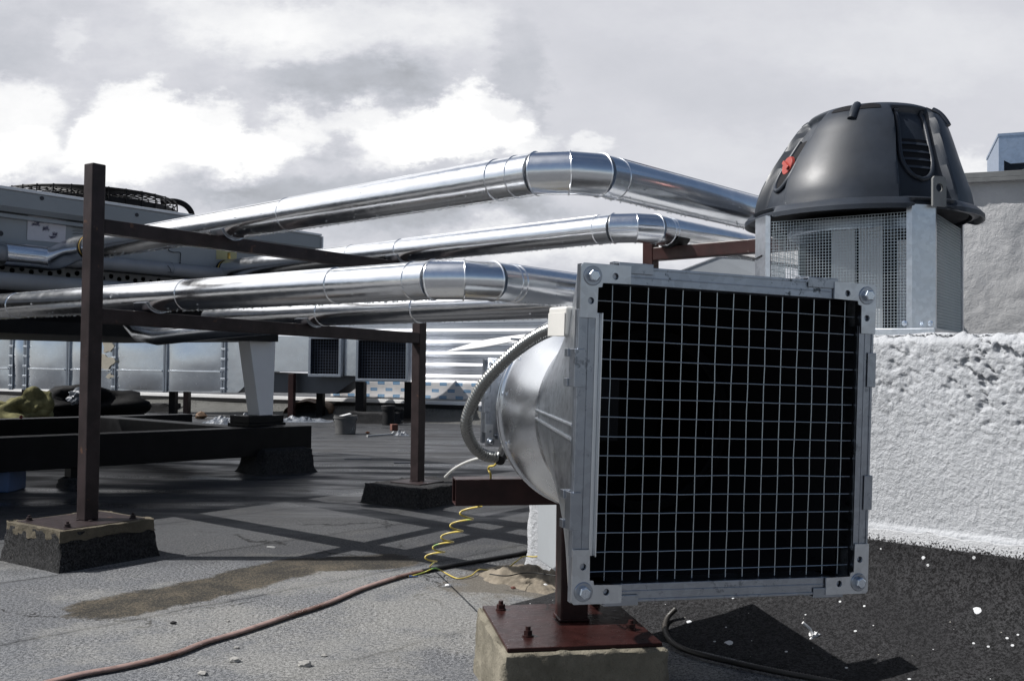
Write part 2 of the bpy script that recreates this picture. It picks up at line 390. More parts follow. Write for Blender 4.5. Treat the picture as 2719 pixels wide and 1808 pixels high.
        rough = t.math('SUBTRACT', rough, t.math('MULTIPLY', wetm, 0.60))
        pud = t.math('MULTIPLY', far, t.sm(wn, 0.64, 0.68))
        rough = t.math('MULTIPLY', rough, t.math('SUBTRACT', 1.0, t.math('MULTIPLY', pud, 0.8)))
        nb = t.add('ShaderNodeBump', {'Height': gr, 'Strength': t.math('SUBTRACT', 0.9, t.math('MULTIPLY', far, 0.78)), 'Distance': 0.006}).outputs[0]
        nr = t.bump(mid, 0.25, 0.03, nb)
        t.put(bs, 'Specular IOR Level', t.math('ADD', 0.20, t.math('MULTIPLY', wetm, 0.16)))
    else: t.put(bs, 'Specular IOR Level', 0.16)
    t.put(bs, 'Base Color', t.vm('MULTIPLY', cc, (ALB, ALB, ALB))); t.put(bs, 'Roughness', rough); t.put(bs, 'Normal', nr)
    return mt
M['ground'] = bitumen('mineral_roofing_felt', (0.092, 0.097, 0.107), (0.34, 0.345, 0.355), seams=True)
M['felt'] = bitumen('dark_bitumen_felt', (0.016, 0.016, 0.017), (0.066, 0.066, 0.068))
M['flash'] = bitumen('bitumen_flashing', (0.010, 0.010, 0.011), (0.058, 0.058, 0.061), splat=True)
def plaster(name, c, b1, b2, flaw=True):
    mt, t, bs, tc = mat(name)
    n = t.noise(tc, 3, 6, 0.6)[0]; f = t.noise(tc, 140, 4, 0.7)[0]; g = t.noise(tc, 48, 5, 0.6)[0]
    cc = t.mix(t.sm(n, 0.3, 0.7), c4(tuple(x * 0.86 for x in c)), c4(c))
    if flaw:
        vc = t.add('ShaderNodeTexVoronoi', {'Vector': t.vm('ADD', tc, t.vm('MULTIPLY', t.noise(tc, 5, 5, 0.7)[1], (0.3, 0.3, 0.3))), 'Scale': 1.3}, feature='DISTANCE_TO_EDGE').outputs[0]
        cr = t.math('MULTIPLY', t.sm(vc, 0.007, 0.002), t.sm(t.noise(tc, 2.0, 3)[0], 0.52, 0.58))
        cc = t.mix(t.math('MULTIPLY', cr, 0.8), cc, c4((0.06, 0.06, 0.06)))
    t.put(bs, 'Base Color', t.vm('MULTIPLY', cc, (ALB, ALB, ALB))); t.put(bs, 'Roughness', 0.9); t.put(bs, 'Specular IOR Level', 0.2)
    nr = t.bump(f, b1, 0.006); nr = t.bump(g, b2, 0.012, nr); t.put(bs, 'Normal', nr); return mt
M['plaster'] = plaster('white_rough_plaster', (0.53, 0.545, 0.57), 0.8, 0.35, False)
M['plaster_grey'] = plaster('grey_rough_plaster', (0.55, 0.55, 0.555), 0.4, 0.3, True)
M['coping'] = paint('painted_steel_coping', (0.16, 0.165, 0.165), 0.5, 0.2, 8, 0.1)
def film_mat():
    mt, t, bs, tc = mat('printed_wrap_film')
    sep = t.add('ShaderNodeSeparateXYZ', {0: tc}).outputs
    x = t.math('DIVIDE', sep[0], 0.235); z = t.math('DIVIDE', sep[2], 0.085)
    row = t.math('FLOOR', z); xs = t.math('ADD', x, t.math('MULTIPLY', t.math('MODULO', t.math('ABSOLUTE', row), 2.0), 0.5))
    fx = t.math('FRACT', xs); fz = t.math('FRACT', z)
    inx = t.math('MULTIPLY', t.math('GREATER_THAN', fx, 0.27), t.math('LESS_THAN', fx, 0.72)); inz = t.math('MULTIPLY', t.math('GREATER_THAN', fz, 0.28), t.math('LESS_THAN', fz, 0.74))
    k = t.math('MULTIPLY', inx, inz)
    le = t.math('MULTIPLY', t.math('GREATER_THAN', t.math('FRACT', t.math('MULTIPLY', fx, 17.0)), 0.45), t.math('MULTIPLY', t.math('GREATER_THAN', fz, 0.40), t.math('LESS_THAN', fz, 0.62)))
    le = t.math('MULTIPLY', le, t.math('MULTIPLY', t.math('GREATER_THAN', fx, 0.32), t.math('LESS_THAN', fx, 0.70)))
    cc = t.mix(k, c4((0.50, 0.495, 0.50)), t.mix(t.math('MULTIPLY', le, 0.7), c4((0.05, 0.17, 0.32)), c4((0.45, 0.5, 0.55))))
    t.put(bs, 'Base Color', cc); t.put(bs, 'Roughness', 0.3)
    t.put(bs, 'Normal', t.bump(t.noise(tc, 5, 4)[0], 0.4, 0.03)); return mt
M['film'] = film_mat()
M['bluemetal'] = metal('bluish_sheet_metal', (0.40, 0.48, 0.60), 0.3, 0.5, spangle=0.3, dents=0.05)
M['felt_light'] = bitumen('weathered_bitumen_upstand', (0.10, 0.10, 0.095), (0.20, 0.20, 0.19))
M['sealant'] = paint('cream_sealant', (0.55, 0.50, 0.40), 0.7, 0.1, 10, 0.1, 40)
M['duct_dark'] = metal('shaded_duct_sheet', (0.10, 0.105, 0.115), 0.45, 0.6, dents=0.1, dsc=3)  # darker copy of the duct metal: shade of the underside put into the colour
M['mesh_dark'] = paint('dark_blue_mesh', (0.035, 0.05, 0.085), 0.5, 0.1, 8, 0)
M['bucket'] = paint('dirty_bucket', (0.10, 0.10, 0.10), 0.5, 0.3, 6, 0.1, 40, wear=((0.4, 0.4, 0.4), 9, 0.60))
M['shade_heap'] = paint('black_shade_fill', (0.005, 0.005, 0.006), 0.7, 0.3, 9, 0.6, 14, spec=0.1)  # black colour stands in for the shade under the far duct
M['orange'] = paint('orange_plastic', (0.45, 0.14, 0.03), 0.5, 0.1, 8, 0)
M['armour'] = paint('armoured_cable', (0.03, 0.026, 0.022), 0.5, 0.3, 14, 0.1, 60)
SKYK, OTHCOV = 0.075, 0.34
M['lip'] = metal('sunlit_lip', (0.75, 0.77, 0.79), 0.3, 0.45)  # lighter metal tone carries the sun that falls on the left lip
M['strip'] = paint('white_edge_strip', (1.0, 1.0, 1.0), 0.35, 0.03, 5, 0)
M['concrete_dark'] = concrete('dark_chipped_concrete', (0.17, 0.145, 0.105), (0.08, 0.07, 0.05))
# ------------------------------------------------------------------ setting: the roof
mb = MB()
def gfn(i, j):
    x = -60 + 120 * i; y = -50 + 120 * j
    return V((x, y, 0))
mb.grid(gfn, 40, 40)
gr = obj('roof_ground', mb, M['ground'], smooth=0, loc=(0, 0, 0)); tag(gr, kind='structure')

# ------------------------------------------------------------------ near duct fan
D1, D2 = 1.435, 1.595
TL, TR, BL, BR = P(1541, 697, D1), P(2318, 757, D2), P(1513, 1603, D1), P(2303, 1572, D2)
FO = (TL + TR + BL + BR) / 4
EX = ((TR - TL) + (BR - BL)).normalized(); EZ = (TL - BL) + (TR - BR); EZ = (EZ - EX * EZ.dot(EX) * .25).normalized()   # the sheet frame is racked a little
EY = EZ.cross(EX).normalized()                                            # points back, away from the camera
HW = ((TR - TL).length + (BR - BL).length) / 4; HH = ((TL - BL).length + (TR - BR).length) / 4
print('fan frame', HW, HH, EX, EY, EZ)
def F(x, y, z): return FO + EX * x + EY * y + EZ * z
fan = empty('duct_fan', F(0, 0.3, -HH), 'galvanised duct fan with square black wire mesh mouth, standing in the foreground', 'duct fan')
FW, LIP, ARM = 0.027, 0.012, 0.068
# rails: folded strips between the corner plates
def rail(c, ex, ez, half, m_, inner):                        # ex runs along, ez points outwards
    b = MB()
    b.box(c, ex, EY, ez, -half, half, 0.000, 0.004, -FW, 0)            # face
    b.box(c, ex, EY, ez, -half, half, 0.004, 0.013, -0.003, 0.0005)    # outer fold
    b.box(c, ex, EY, ez, -half, half, 0.004, 0.05, -FW, -FW + 0.003)   # inner fold
    b.box(c, ex, EY, ez, -half, half, -0.0012, 0.0, -FW * 0.62, -FW * 0.56)   # pressed line
    b.box(c, ex, EY, ez, -half, half, -0.0016, 0.0, -0.004, 0.0)
    if inner:
        q = MB(); q.box(c, ex, EY, ez, -half + 0.002, half - 0.004, -0.009, 0.010, -FW - 0.0085, -FW - 0.0065); q.box(c, ex, EY, ez, -half + 0.002, half - 0.004, 0.0, 0.004, -FW - 0.0064, -FW - 0.0002); obj('inner_lip', q, M['lip'], fan, smooth=0, bevel=0.0006)
    return obj('flange_rail', b, m_, fan, smooth=0, bevel=0.0012)
for c, ex, ez, half, m_, inn in ((F(0, 0, HH), EX, EZ, HW - ARM, M['galv_spot'], False), (F(0, 0, -HH), EX, -EZ, HW - ARM, M['galv'], False),
                            (F(-HW, 0, 0), EZ, -EX, HH - ARM, M['galv'], True), (F(HW, 0, 0), EZ, EX, HH - ARM, M['galv'], False)):
    rail(c, ex, ez, half, m_, inn)
def corner(cx, cz, sx, sz, parent, oF, w=ARM + 0.012, t=0.031, k=1.0):
    # local plate coords: a to the inside along x, b to the inside along z
    w *= k; t *= k
    ol = [(0.004 * k, 0), (w, 0), (w, t - 0.004 * k), (t + 0.004 * k, t - .003 * k), (t + .003 * k, t + .003 * k), (t - .003 * k, t + 0.004 * k), (t - 0.004 * k, w), (0, w), (0, 0.004 * k)]
    hl = [(0.055 * k, 0.017 * k, 0.0052 * k), (0.017 * k, 0.055 * k, 0.0052 * k)]
    b = MB(); ex = EX * sx; ey = EZ * sz; o = oF(cx, 0, cz)
    fl = 1 if ex.cross(ey).dot(EY) < 0 else -1
    b.plate(o - EY * 0.0035, ex, ey, ol, hl, -0.0015, 0.0015)
    cp = obj('corner_plate', b, M['galv_light'], parent, smooth=0, bevel=0.0008)
    q = oF(cx, 0, cz) + ex * 0.0185 * k + ey * 0.0185 * k
    b = MB(); b.lathe(q - EY * 0.0050, -EY, [(0, 0.0145 * k), (0.0012, 0.0145 * k), (0.0020, 0.0135 * k)], 32); obj('washer', b, M['galv'], cp)
    b = MB(); a0 = random.random()
    b.rings([[q - EY * yy + (ex * math.cos(a0 + i * math.pi / 3) + ey * math.sin(a0 + i * math.pi / 3)) * r * k for i in range(6)] for yy, r in ((0.007, 0.0092), (0.0135, 0.0092), (0.0150, 0.0076))])
    obj('bolt_head', b, M['zinc_bolt'], cp, smooth=0, bevel=0.0005)
for sx in (-1, 1):
    for sz in (-1, 1): corner(sx * HW, sz * HH, -sx, -sz, fan, F)
# seal strip behind the plates closes the corners
for sx in (-1, 1):
    for sz in (-1, 1):
        b = MB(); b.prism([F(sx * HW, 0.001, sz * HH) + EX * -sx * x + EZ * -sz * z for x, z in ((0.001, 0.001), (ARM, 0.001), (ARM, FW - .001), (FW - .001, FW - .001), (FW - .001, ARM), (.001, ARM))], EY * 0.012)
        obj('corner_angle', b, M['galv'], fan, smooth=0)
# clamps
def clip(c, ex, ez, L=0.056, parent=fan, d=0.020):
    b = MB()
    b.box(c, ex, EY, ez, -L / 2, L / 2, -0.003, -0.0015, -0.011, 0.004)
    b.box(c, ex, EY, ez, -L / 2, L / 2, -0.003, d, 0.0025, 0.005)
    b.box(c, ex, EY, ez, -L / 2, -L / 2 + 0.012, d, d + 0.014, -0.012, 0.0075); b.box(c, ex, EY, ez, L / 2 - 0.012, L / 2, d, d + 0.014, -0.012, 0.0075)
    b.box(c, ex, EY, ez, -L / 2 + 0.003, L / 2 - 0.003, d - 0.004, d + 0.0, -0.010, 0.0045)
    return obj('flange_clamp', b, M['galv'], parent, smooth=0, bevel=0.0012)
def rel(u, v):                                              # photo pixel on the front plane -> local x, z
    r = ray(u, v); k = (FO - CAM).dot(EY) / r.dot(EY); q = CAM + r * k - FO; return q.dot(EX), q.dot(EZ)
for u, v in ((1695, 712), (2190, 745)): clip(F(rel(u, v)[0], 0, HH), EX, EZ)
for u, v in ((1640, 1590), (2190, 1580)): clip(F(rel(u, v)[0], 0, -HH), EX, -EZ)
for u, v in ((1535, 985), (1530, 1365)): clip(F(-HW, 0, rel(u, v)[1]), EZ, -EX)
for u, v in ((2310, 975), (2310, 1300)): clip(F(HW, 0, rel(u, v)[1]), EZ, EX)
# wire mesh
b = MB(); pw = 0.00075; n_w = 15
x0, x1 = -HW + FW + 0.002, HW - FW - 0.002; z0, z1 = -HH + FW + 0.002, HH - FW - 0.002
for k in range(n_w):
    xx = rel(1633 + (2253 - 1633) * k / 14.0, 1150)[0]
    xx = rel(1625, 1150)[0] + (rel(2248, 1150)[0] - rel(1625, 1150)[0]) * k / 14.0
    pts = [F(xx + 0.0009 * noise.noise(V((k * 3.3, q * 0.7, 0))), 0.0135 + 0.0012 * noise.noise(V((k * 1.3, q * 0.9, 4))), z0 + (z1 - z0) * q / 12) for q in range(13)]
    b.tube(pts, pw, 6, False)
for k in range(n_w):
    zz = rel(1900, 818)[1] + (rel(1900, 1514)[1] - rel(1900, 818)[1]) * k / 14.0
    pts = [F(x0 + (x1 - x0) * q / 12, 0.0118 + 0.0012 * noise.noise(V((k * 1.9, q * 0.8, 9))), zz + 0.0010 * noise.noise(V((k * 2.3, q * 0.6, 7)))) for q in range(13)]
    b.tube(pts, pw, 6, False)
obj('wire_mesh', b, M['wire'], fan)
# transition: square mouth to round shell
RO, Y0, Y1 = 0.185, 0.0135, 0.375
def sq2r(t, hw, hh, r, y0, y1, n=96):
    ring = []
    for j in range(n):
        a = 2 * math.pi * j / n; c, s_ = math.cos(a), math.sin(a)
        k = 1 / max(abs(c), abs(s_)); 
        px, pz = c * k * hw, s_ * k * hh
        cx, cz = c * r, s_ * r
        ring.append(F(px + (cx - px) * t, y0 + (y1 - y0) * t, pz + (cz - pz) * t))
    return ring
b = MB(); b.rings([sq2r(t, HW - 0.003, HH - 0.003, RO, Y0, Y1) for t in [i / 10 for i in range(11)]], cap=False)
tr = obj('transition', b, M['trans'], fan, smooth=18)
b = MB()
for dz in (0.010, -0.012):
    b.tube([F(-(HW - 0.003) + (HW - 0.003 - RO) * t - 0.002, Y0 + (Y1 - Y0) * t, dz * (1 - 0.3 * t)) for t in [i / 10 for i in range(11)]], 0.0028, 8)
obj('seam_rib', b, M['trans'], tr)
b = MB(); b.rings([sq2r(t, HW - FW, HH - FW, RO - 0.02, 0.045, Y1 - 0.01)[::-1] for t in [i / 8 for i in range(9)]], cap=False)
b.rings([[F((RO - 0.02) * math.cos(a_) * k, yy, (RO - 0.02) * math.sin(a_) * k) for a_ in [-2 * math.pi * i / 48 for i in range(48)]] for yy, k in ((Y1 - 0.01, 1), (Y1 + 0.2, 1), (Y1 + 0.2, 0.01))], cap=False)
obj('inner_shade_skin', b, M['hole'], fan)  # added skin over the metal, its colour is the shade in the mouth
b = MB(); b.lathe(F(0, Y1 - 0.10, 0), EY, [(0, 0.15), (0.01, 0.165), (0.012, 0.165), (0.02, 0.15)], 48, cap=False)
obj('inlet_ring', b, M['hole'], fan)
b = MB()
b.box(F(-0.145, 0.10, 0.0), EX, EY, EZ, -0.03, 0.0, 0, 0.006, -0.02, 0.08); obj('terminal_plate', b, M['hole'], fan, smooth=0)
# round shell
b = MB()
prof = [(Y1 - 0.012, RO + 0.002), (Y1 + 0.004, RO + 0.002)]
for i in range(13):
    t = i / 12; prof.append((Y1 + 0.006 + 0.165 * t, RO - 0.002 + 0.020 * math.sin(t * math.pi * 0.62)))
e = prof[-1][0]; r_ = prof[-1][1]
prof += [(e + .003, r_ + .004), (e + .008, r_ + .0045), (e + .012, r_ - .001), (e + .02, r_ - .002), (e + .023, r_ + .002), (e + .028, r_ + .002), (e + .032, r_ - .004), (e + .055, r_ - .02), (e + .075, r_ - .05), (e + .09, r_ - .085)]
b.lathe(F(0, 0, 0), EY, prof, 96, cap=False)
sh = obj('round_shell', b, M['shell'], fan, smooth=25)
for a_ in (172, 200, 150):
    b = MB()
    q = F((RO + 0.022) * math.cos(R(a_)), e - 0.02, (RO + 0.022) * math.sin(R(a_))); nn = (q - F(0, e - 0.02, 0)).normalized()
    b.lathe(q - nn * 0.001, nn, [(0, 0.004), (0.002, 0.004), (0.003, 0.002)], 12)
    obj('rivet', b, M['zinc_bolt'], sh)
# rear neck and flange
b = MB(); yb = prof[-1][0]; b.lathe(F(0, yb - 0.01, 0), EY, [(0, 0.105), (0.12, 0.105)], 48)
obj('rear_neck', b, M['galv'], fan)
yr = yb + 0.10; rw, rh = 0.176, 0.098
def Fr(x, y, z): return F(x, yr + y, z - 0.002)
for c, ex, ez, half in ((Fr(0, 0, rh), EX, EZ, rw - .03), (Fr(0, 0, -rh), EX, -EZ, rw - .03), (Fr(-rw, 0, 0), EZ, -EX, rh - .03), (Fr(rw, 0, 0), EZ, EX, rh - .03)):
    b = MB(); b.box(c, ex, EY, ez, -half, half, 0, .004, -.024, 0); b.box(c, ex, EY, ez, -half, half, .004, .03, -.003, 0); b.box(c, ex, EY, ez, -half, half, .031, .035, -.024, 0)
    b.box(c, ex, EY, ez, -half, half, -.003, 0, -.012, -.009)
    obj('rear_rail', b, M['galv'], fan, smooth=0, bevel=0.001)
for sx in (-1, 1):
    for sz in (-1, 1): corner(sx * rw, sz * rh, -sx, -sz, fan, Fr, k=0.62)
clip(Fr(-rw, 0, 0.0), EZ, -EX, 0.045)
b = MB(); b.box(Fr(0, 0, 0), EX, EY, EZ, -rw + .004, rw - .004, .036, .05, -rh + .004, rh - .004); obj('rear_cover', b, M['galv'], fan, smooth=0)
# junction box and flexible conduit
jb = P(1522, 852, 1.60)
b = MB(); b.box(jb, EX, EY, EZ, -0.025, 0.025, -0.03, 0.05, -0.026, 0.022); jo = obj('junction_box', b, M['plastic_white'], fan, smooth=0, bevel=0.004)
b = MB(); b.box(jb, EX, EY, EZ, -0.0262, -0.0252, -0.028, 0.048, -0.026, 0.012); obj('lid', b, M['plastic_white'], jo, smooth=0, bevel=0.0006)
cp = [(1500, 862, 1.63), (1470, 872, 1.67), (1425, 893, 1.72), (1378, 925, 1.77), (1325, 973, 1.82), (1280, 1025, 1.87), (1248, 1085, 1.92), (1238, 1130, 1.95), (1250, 1172, 1.99), (1277, 1203, 2.03), (1310, 1213, 2.06), (1334, 1209, 2.08), (1342, 1190, 2.10)]
path = spline([P(*q) for q in cp], 22)
# even spacing
def even(path, step):
    out = [path[0]]; acc = 0
    for i in range(1, len(path)):
        a0, b0 = path[i - 1], path[i]; L = (b0 - a0).length
        while acc + L >= step:
            k = (step - acc) / L; a0 = a0 + (b0 - a0) * k; out.append(a0.copy()); L = (b0 - a0).length; acc = 0
        acc += L
    return out
pe = even(path, 0.0021)
pe = pe[:-(len(pe) % 4) or None]
b = MB(); b.tube(pe, [0.0122 if (i % 4) in (0, 1) else 0.0088 for i in range(len(pe))], 16)
obj('conduit', b, M['conduit'], fan, smooth=60)
b = MB(); b.tube([P(1326, 1222, 2.06), P(1334, 1206, 2.08), P(1345, 1178, 2.11)], 0.0118, 16); obj('conduit_gland', b, M['rubber'], fan)

# ------------------------------------------------------------------ stand and block of the fan
zt = EYE - 0.564
pc = [G(u, v, zt) for u, v in ((1263, 1608), (1356, 1721), (1762, 1700), (1640, 1600))]
c0 = sum(pc, V((0, 0, 0))) / 4
SX = ((pc[2] - pc[1]) + (pc[3] - pc[0])).normalized(); SX = V((SX.x, SX.y, 0)).normalized(); SY = V((-SX.y, SX.x, 0))
hx = abs((pc[2] - pc[1]).dot(SX)) / 2; hy = abs((pc[0] - pc[1]).dot(SY)) / 2
print('stand', c0, SX, hx, hy)
foot = G(1517, 1640, zt)
st = empty('fan_stand', V((c0.x, c0.y, zt)), 'dark oxide-red tubular stand carrying the duct fan, bolted on the nearest block', 'stand')
b = MB()
b.box(V((c0.x, c0.y, zt)), SX, SY, Z, -hx, hx, -hy, hy, -0.008, 0); bp = obj('base_plate', b, M['oxide'], st, smooth=0, bevel=0.0015)
for u, v in ((1330, 1612), (1402, 1682), (1580, 1600), (1675, 1665)):
    q = G(u, v + 6, zt); b = MB(); b.lathe(q, Z, [(0, .012), (.003, .012), (.0032, .009)], 20)
    a0 = random.random()
    for za, zb, r in ((.0032, .013, .0105), (.013, .013, .0105)):
        pass
    b.rings([[q + Z * zz + V((math.cos(a0 + i * math.pi / 3), math.sin(a0 + i * math.pi / 3), 0)) * .0098 for i in range(6)] for zz in (.003, .013)])
    b.lathe(q, Z, [(.013, .0055), (.021, .0055)], 12)
    obj('anchor_bolt', b, M['oxide_dark'], st, smooth=30)
TW = 0.031
zbt, zbb = zat(foot, 1266), zat(foot, 1334)
b = MB(); b.box(V((foot.x, foot.y, 0)), SX, SY, Z, -TW, TW, -TW, TW, zt, zbb); obj('post', b, M['oxide_dark'], st, smooth=0, bevel=0.004)
b = MB(); b.box(V((foot.x, foot.y, 0)), SX, SY, Z, -TW - .004, TW + .004, -TW - .004, TW + .004, zt, zt + .006); obj('weld_bead', b, M['oxide_dark'], st, smooth=0, bevel=0.003)
bl = (P(1198, 1300, foot.y) - foot).dot(SX)
bo = V((foot.x, foot.y, 0)); hb = (zbt - zbb); w_ = .004
b = MB()
for (ya, yb_, za, zb) in ((-TW, -TW + w_, zbb, zbt), (TW - w_, TW, zbb, zbt), (-TW + w_, TW - w_, zbb, zbb + w_), (-TW + w_, TW - w_, zbt - w_, zbt)):
    b.box(bo, SX, SY, Z, bl, 0.42, ya, yb_, za, zb)
obj('cross_beam', b, M['oxide_dark'], st, smooth=0, bevel=0.0012)
def block(name, c, ex, ey, hx, hy, h, m_, label, rough=0.012, flare=0.0, seed=0, seg=0.022, cap=None, z0=-0.02, **kw):
    b = MB(); n = max(4, int(2 * max(hx, hy) / seg)); bm = bmesh.new()
    bmesh.ops.create_cube(bm, size=2.0); bmesh.ops.subdivide_edges(bm, edges=bm.edges[:], cuts=n, use_grid_fill=True)
    bm.verts.index_update(); vs = []
    for x in bm.verts:
        p = x.co; k = 1 + flare * (1 - (p.z + 1) / 2) ** 2
        w = c + ex * (p.x * hx * k) + ey * (p.y * hy * k) + Z * (z0 + (h - z0) * (p.z + 1) / 2)
        edge = sum(1 for q in (p.x, p.y, p.z) if abs(q) > 0.98)
        nn = noise.noise_vector(w * 14 + V((seed * 7, 0, 0))) + noise.noise_vector(w * 45) * 0.5
        amt = rough * (0.45 if edge < 2 else 1.0)
        ctr = (w - (c + Z * h * 0.5)); ctr.normalize()
        if edge >= 2 and p.z > -0.9: w = w - ctr * rough * 0.9 * (0.4 + abs(noise.noise(w * 22 + V((seed, 3, 1)))))
        w = w + nn * amt * (0.0 if (p.z > 0.98 and edge < 2) else 1.0)
        vs.append(w)
    b.add(vs, [tuple(x.index for x in f.verts) for f in bm.faces]); bm.free()
    o = obj(name, b, m_, None, smooth=50, loc=(c.x, c.y, 0)); tag(o, label, 'concrete block', **kw); return o
block('concrete_block', V((c0.x, c0.y, 0)), SX, SY, hx + .012, hy + .012, zt - .009, M['concrete'], 'bare sandy concrete block under the dark red base plate of the duct fan', 0.010, 0.03, 1, 0.010)

# unseen box added behind the fan, shaped to cast the lower right shadow
b = MB(); k0, k1 = V((.43, 2.30, 0)), V((.33, 2.68, 0)); kd = (k1 - k0).normalized(); kn = V((-kd.y, kd.x, 0))
b.box(k0, kd, kn, Z, 0, .38, .0, .27, .21, .455); obj('shadow_blocker', b, M['chiller'], st, smooth=0, bevel=.004)
b = MB(); b.bar(V((foot.x, foot.y + .03, .33)), k0 + kd * .1 + kn * .2 + Z * .33, .03, .03); obj('blocker_arm', b, M['oxide_dark'], st, smooth=0)

# ------------------------------------------------------------------ rough white plinth
W0 = V((0.047, 3.49, 0)); PT = EYE + 0.095
# corner from the photo
W0 = G(1398, 1512, 0); W0.z = 0
print('plinth corner', W0, [pix(W0 - A * s + Z * PT) for s in (1.2, 1.8)], [pix(W0 - A * s + Z * 0.30) for s in (1.24, 1.62)])
PL, PD = 3.0, 1.7
def sst_(x, a, b_):
    t = max(0.0, min(1.0, (x - a) / (b_ - a))); return t * t * (3 - 2 * t)
def wall_p(i, j):
    s = PL * i; h = PT * j
    p = W0 - A * s + Z * h
    top = max(0.0, min(1.0, (h - 0.50) / 0.22))
    sk = V((p.x, p.y, p.z + .35 * s))
    n1 = noise.fractal(sk * 34, 0.9, 2.1, 2); n2 = noise.noise(sk * 100 + V((5, 1, 2)))
    cl = max(0.0, min(1.0, (noise.fractal(V((s * 3.4, h * 2.2, 7)), .9, 2, 3) + .32) * 1.3))
    top *= cl
    pit = sst_(noise.fractal(sk * 36 + V((9, 9, 9)), .6, 2.1, 3), .22, .45) * top
    low = .35 * max(0.0, 1 - abs(h - .34) / .06) * max(0, noise.noise(V((s * 4, 2, 2))) + .1)
    d = 0.0004 * n1 + 0.0015 * n2 + (top + low) * (0.0016 * n1 + 0.0022 * n2) - 0.011 * pit + .007 * (1 - sst_(h, .300, .312))
    edge = 0.03 * max(0.0, (h - PT + 0.03) / 0.03) ** 2
    lf = 0.02 * max(0.0, 1 - s / 0.03) ** 2
    q = p - B * (d - edge - lf)
    if j > 0.99: q.z += 0.010 * n1 - 0.004
    if s < 0.01: q -= A * (0.012 * noise.noise(p * 12) + 0.006 * noise.noise(p * 40) + 0.02 * max(0, 0.18 - h) / 0.18 * -1)
    if j < 0.001: q.z = -0.02
    return q
pl = empty('wall_plinth', W0 - A * 1.5 + B * 0.8, 'low white rough-plastered wall plinth behind the duct fan, carrying the hooded roof fan', 'wall')
NU, NV = 760, 210
b = MB(); b.grid(wall_p, NU, NV, flip=True)
top = [wall_p(i / NU, 1.0) for i in range(NU + 1)]
n0 = len(b.v); rows = 12
for r_i in range(1, rows + 1):
    for i in range(NU + 1):
        q = top[i] + B * (PD * (r_i / rows) ** 2); q.z = PT + 0.006 * noise.fractal(q * 8, 0.9, 2, 3); b.v.append(q)
base_top = NV * (NU + 1)
for r_i in range(rows):
    a0 = base_top if r_i == 0 else n0 + (r_i - 1) * (NU + 1); a1 = n0 + r_i * (NU + 1)
    for i in range(NU): b.f.append((a0 + i + 1, a0 + i, a1 + i, a1 + i + 1)[::-1] if False else (a0 + i, a0 + i + 1, a1 + i + 1, a1 + i)[::-1] if False else (a0 + i, a1 + i, a1 + i + 1, a0 + i + 1)[::-1])
obj('plaster_face', b, M['plaster'], pl, smooth=180)
b = MB(); b.box(W0, -A, B, Z, 0.006, PL, 0.06, PD, -0.02, PT - 0.02); obj('wall_core', b, M['plaster'], pl, smooth=0)
# flashing of bitumen up the plinth foot
def flash_p(i, j):
    s = 0.30 + (PL - 0.3) * i
    edge = 0.012 * noise.noise(V((s * 9, 1, 0))) + 0.008 * noise.noise(V((s * 37, 4, 0)))
    ztop = (0.295 - 0.06 * max(0, 0.5 - s) / 0.2 + edge)
    t = j
    out = 0.020 + 0.40 * t ** 2.2 + 0.03 * t; h = ztop * (1 - t) ** 1.35
    p = W0 - A * s - B * out + Z * h
    p += V((0, 0, 1)) * 0.006 * noise.noise(p * 5) * (1 - t)
    if s < 0.55: p.z *= max(0.0, (s - 0.30) / 0.25) ** 0.6
    if t > 0.99: p.z = -0.01
    return p
b = MB(); b.grid(flash_p, 300, 24)
b.grid(lambda i, j: flash_p(i, 0) + B * 0.06 * j, 300, 1, flip=True)
obj('bitumen_skirt', b, M['flash'], pl, smooth=180)
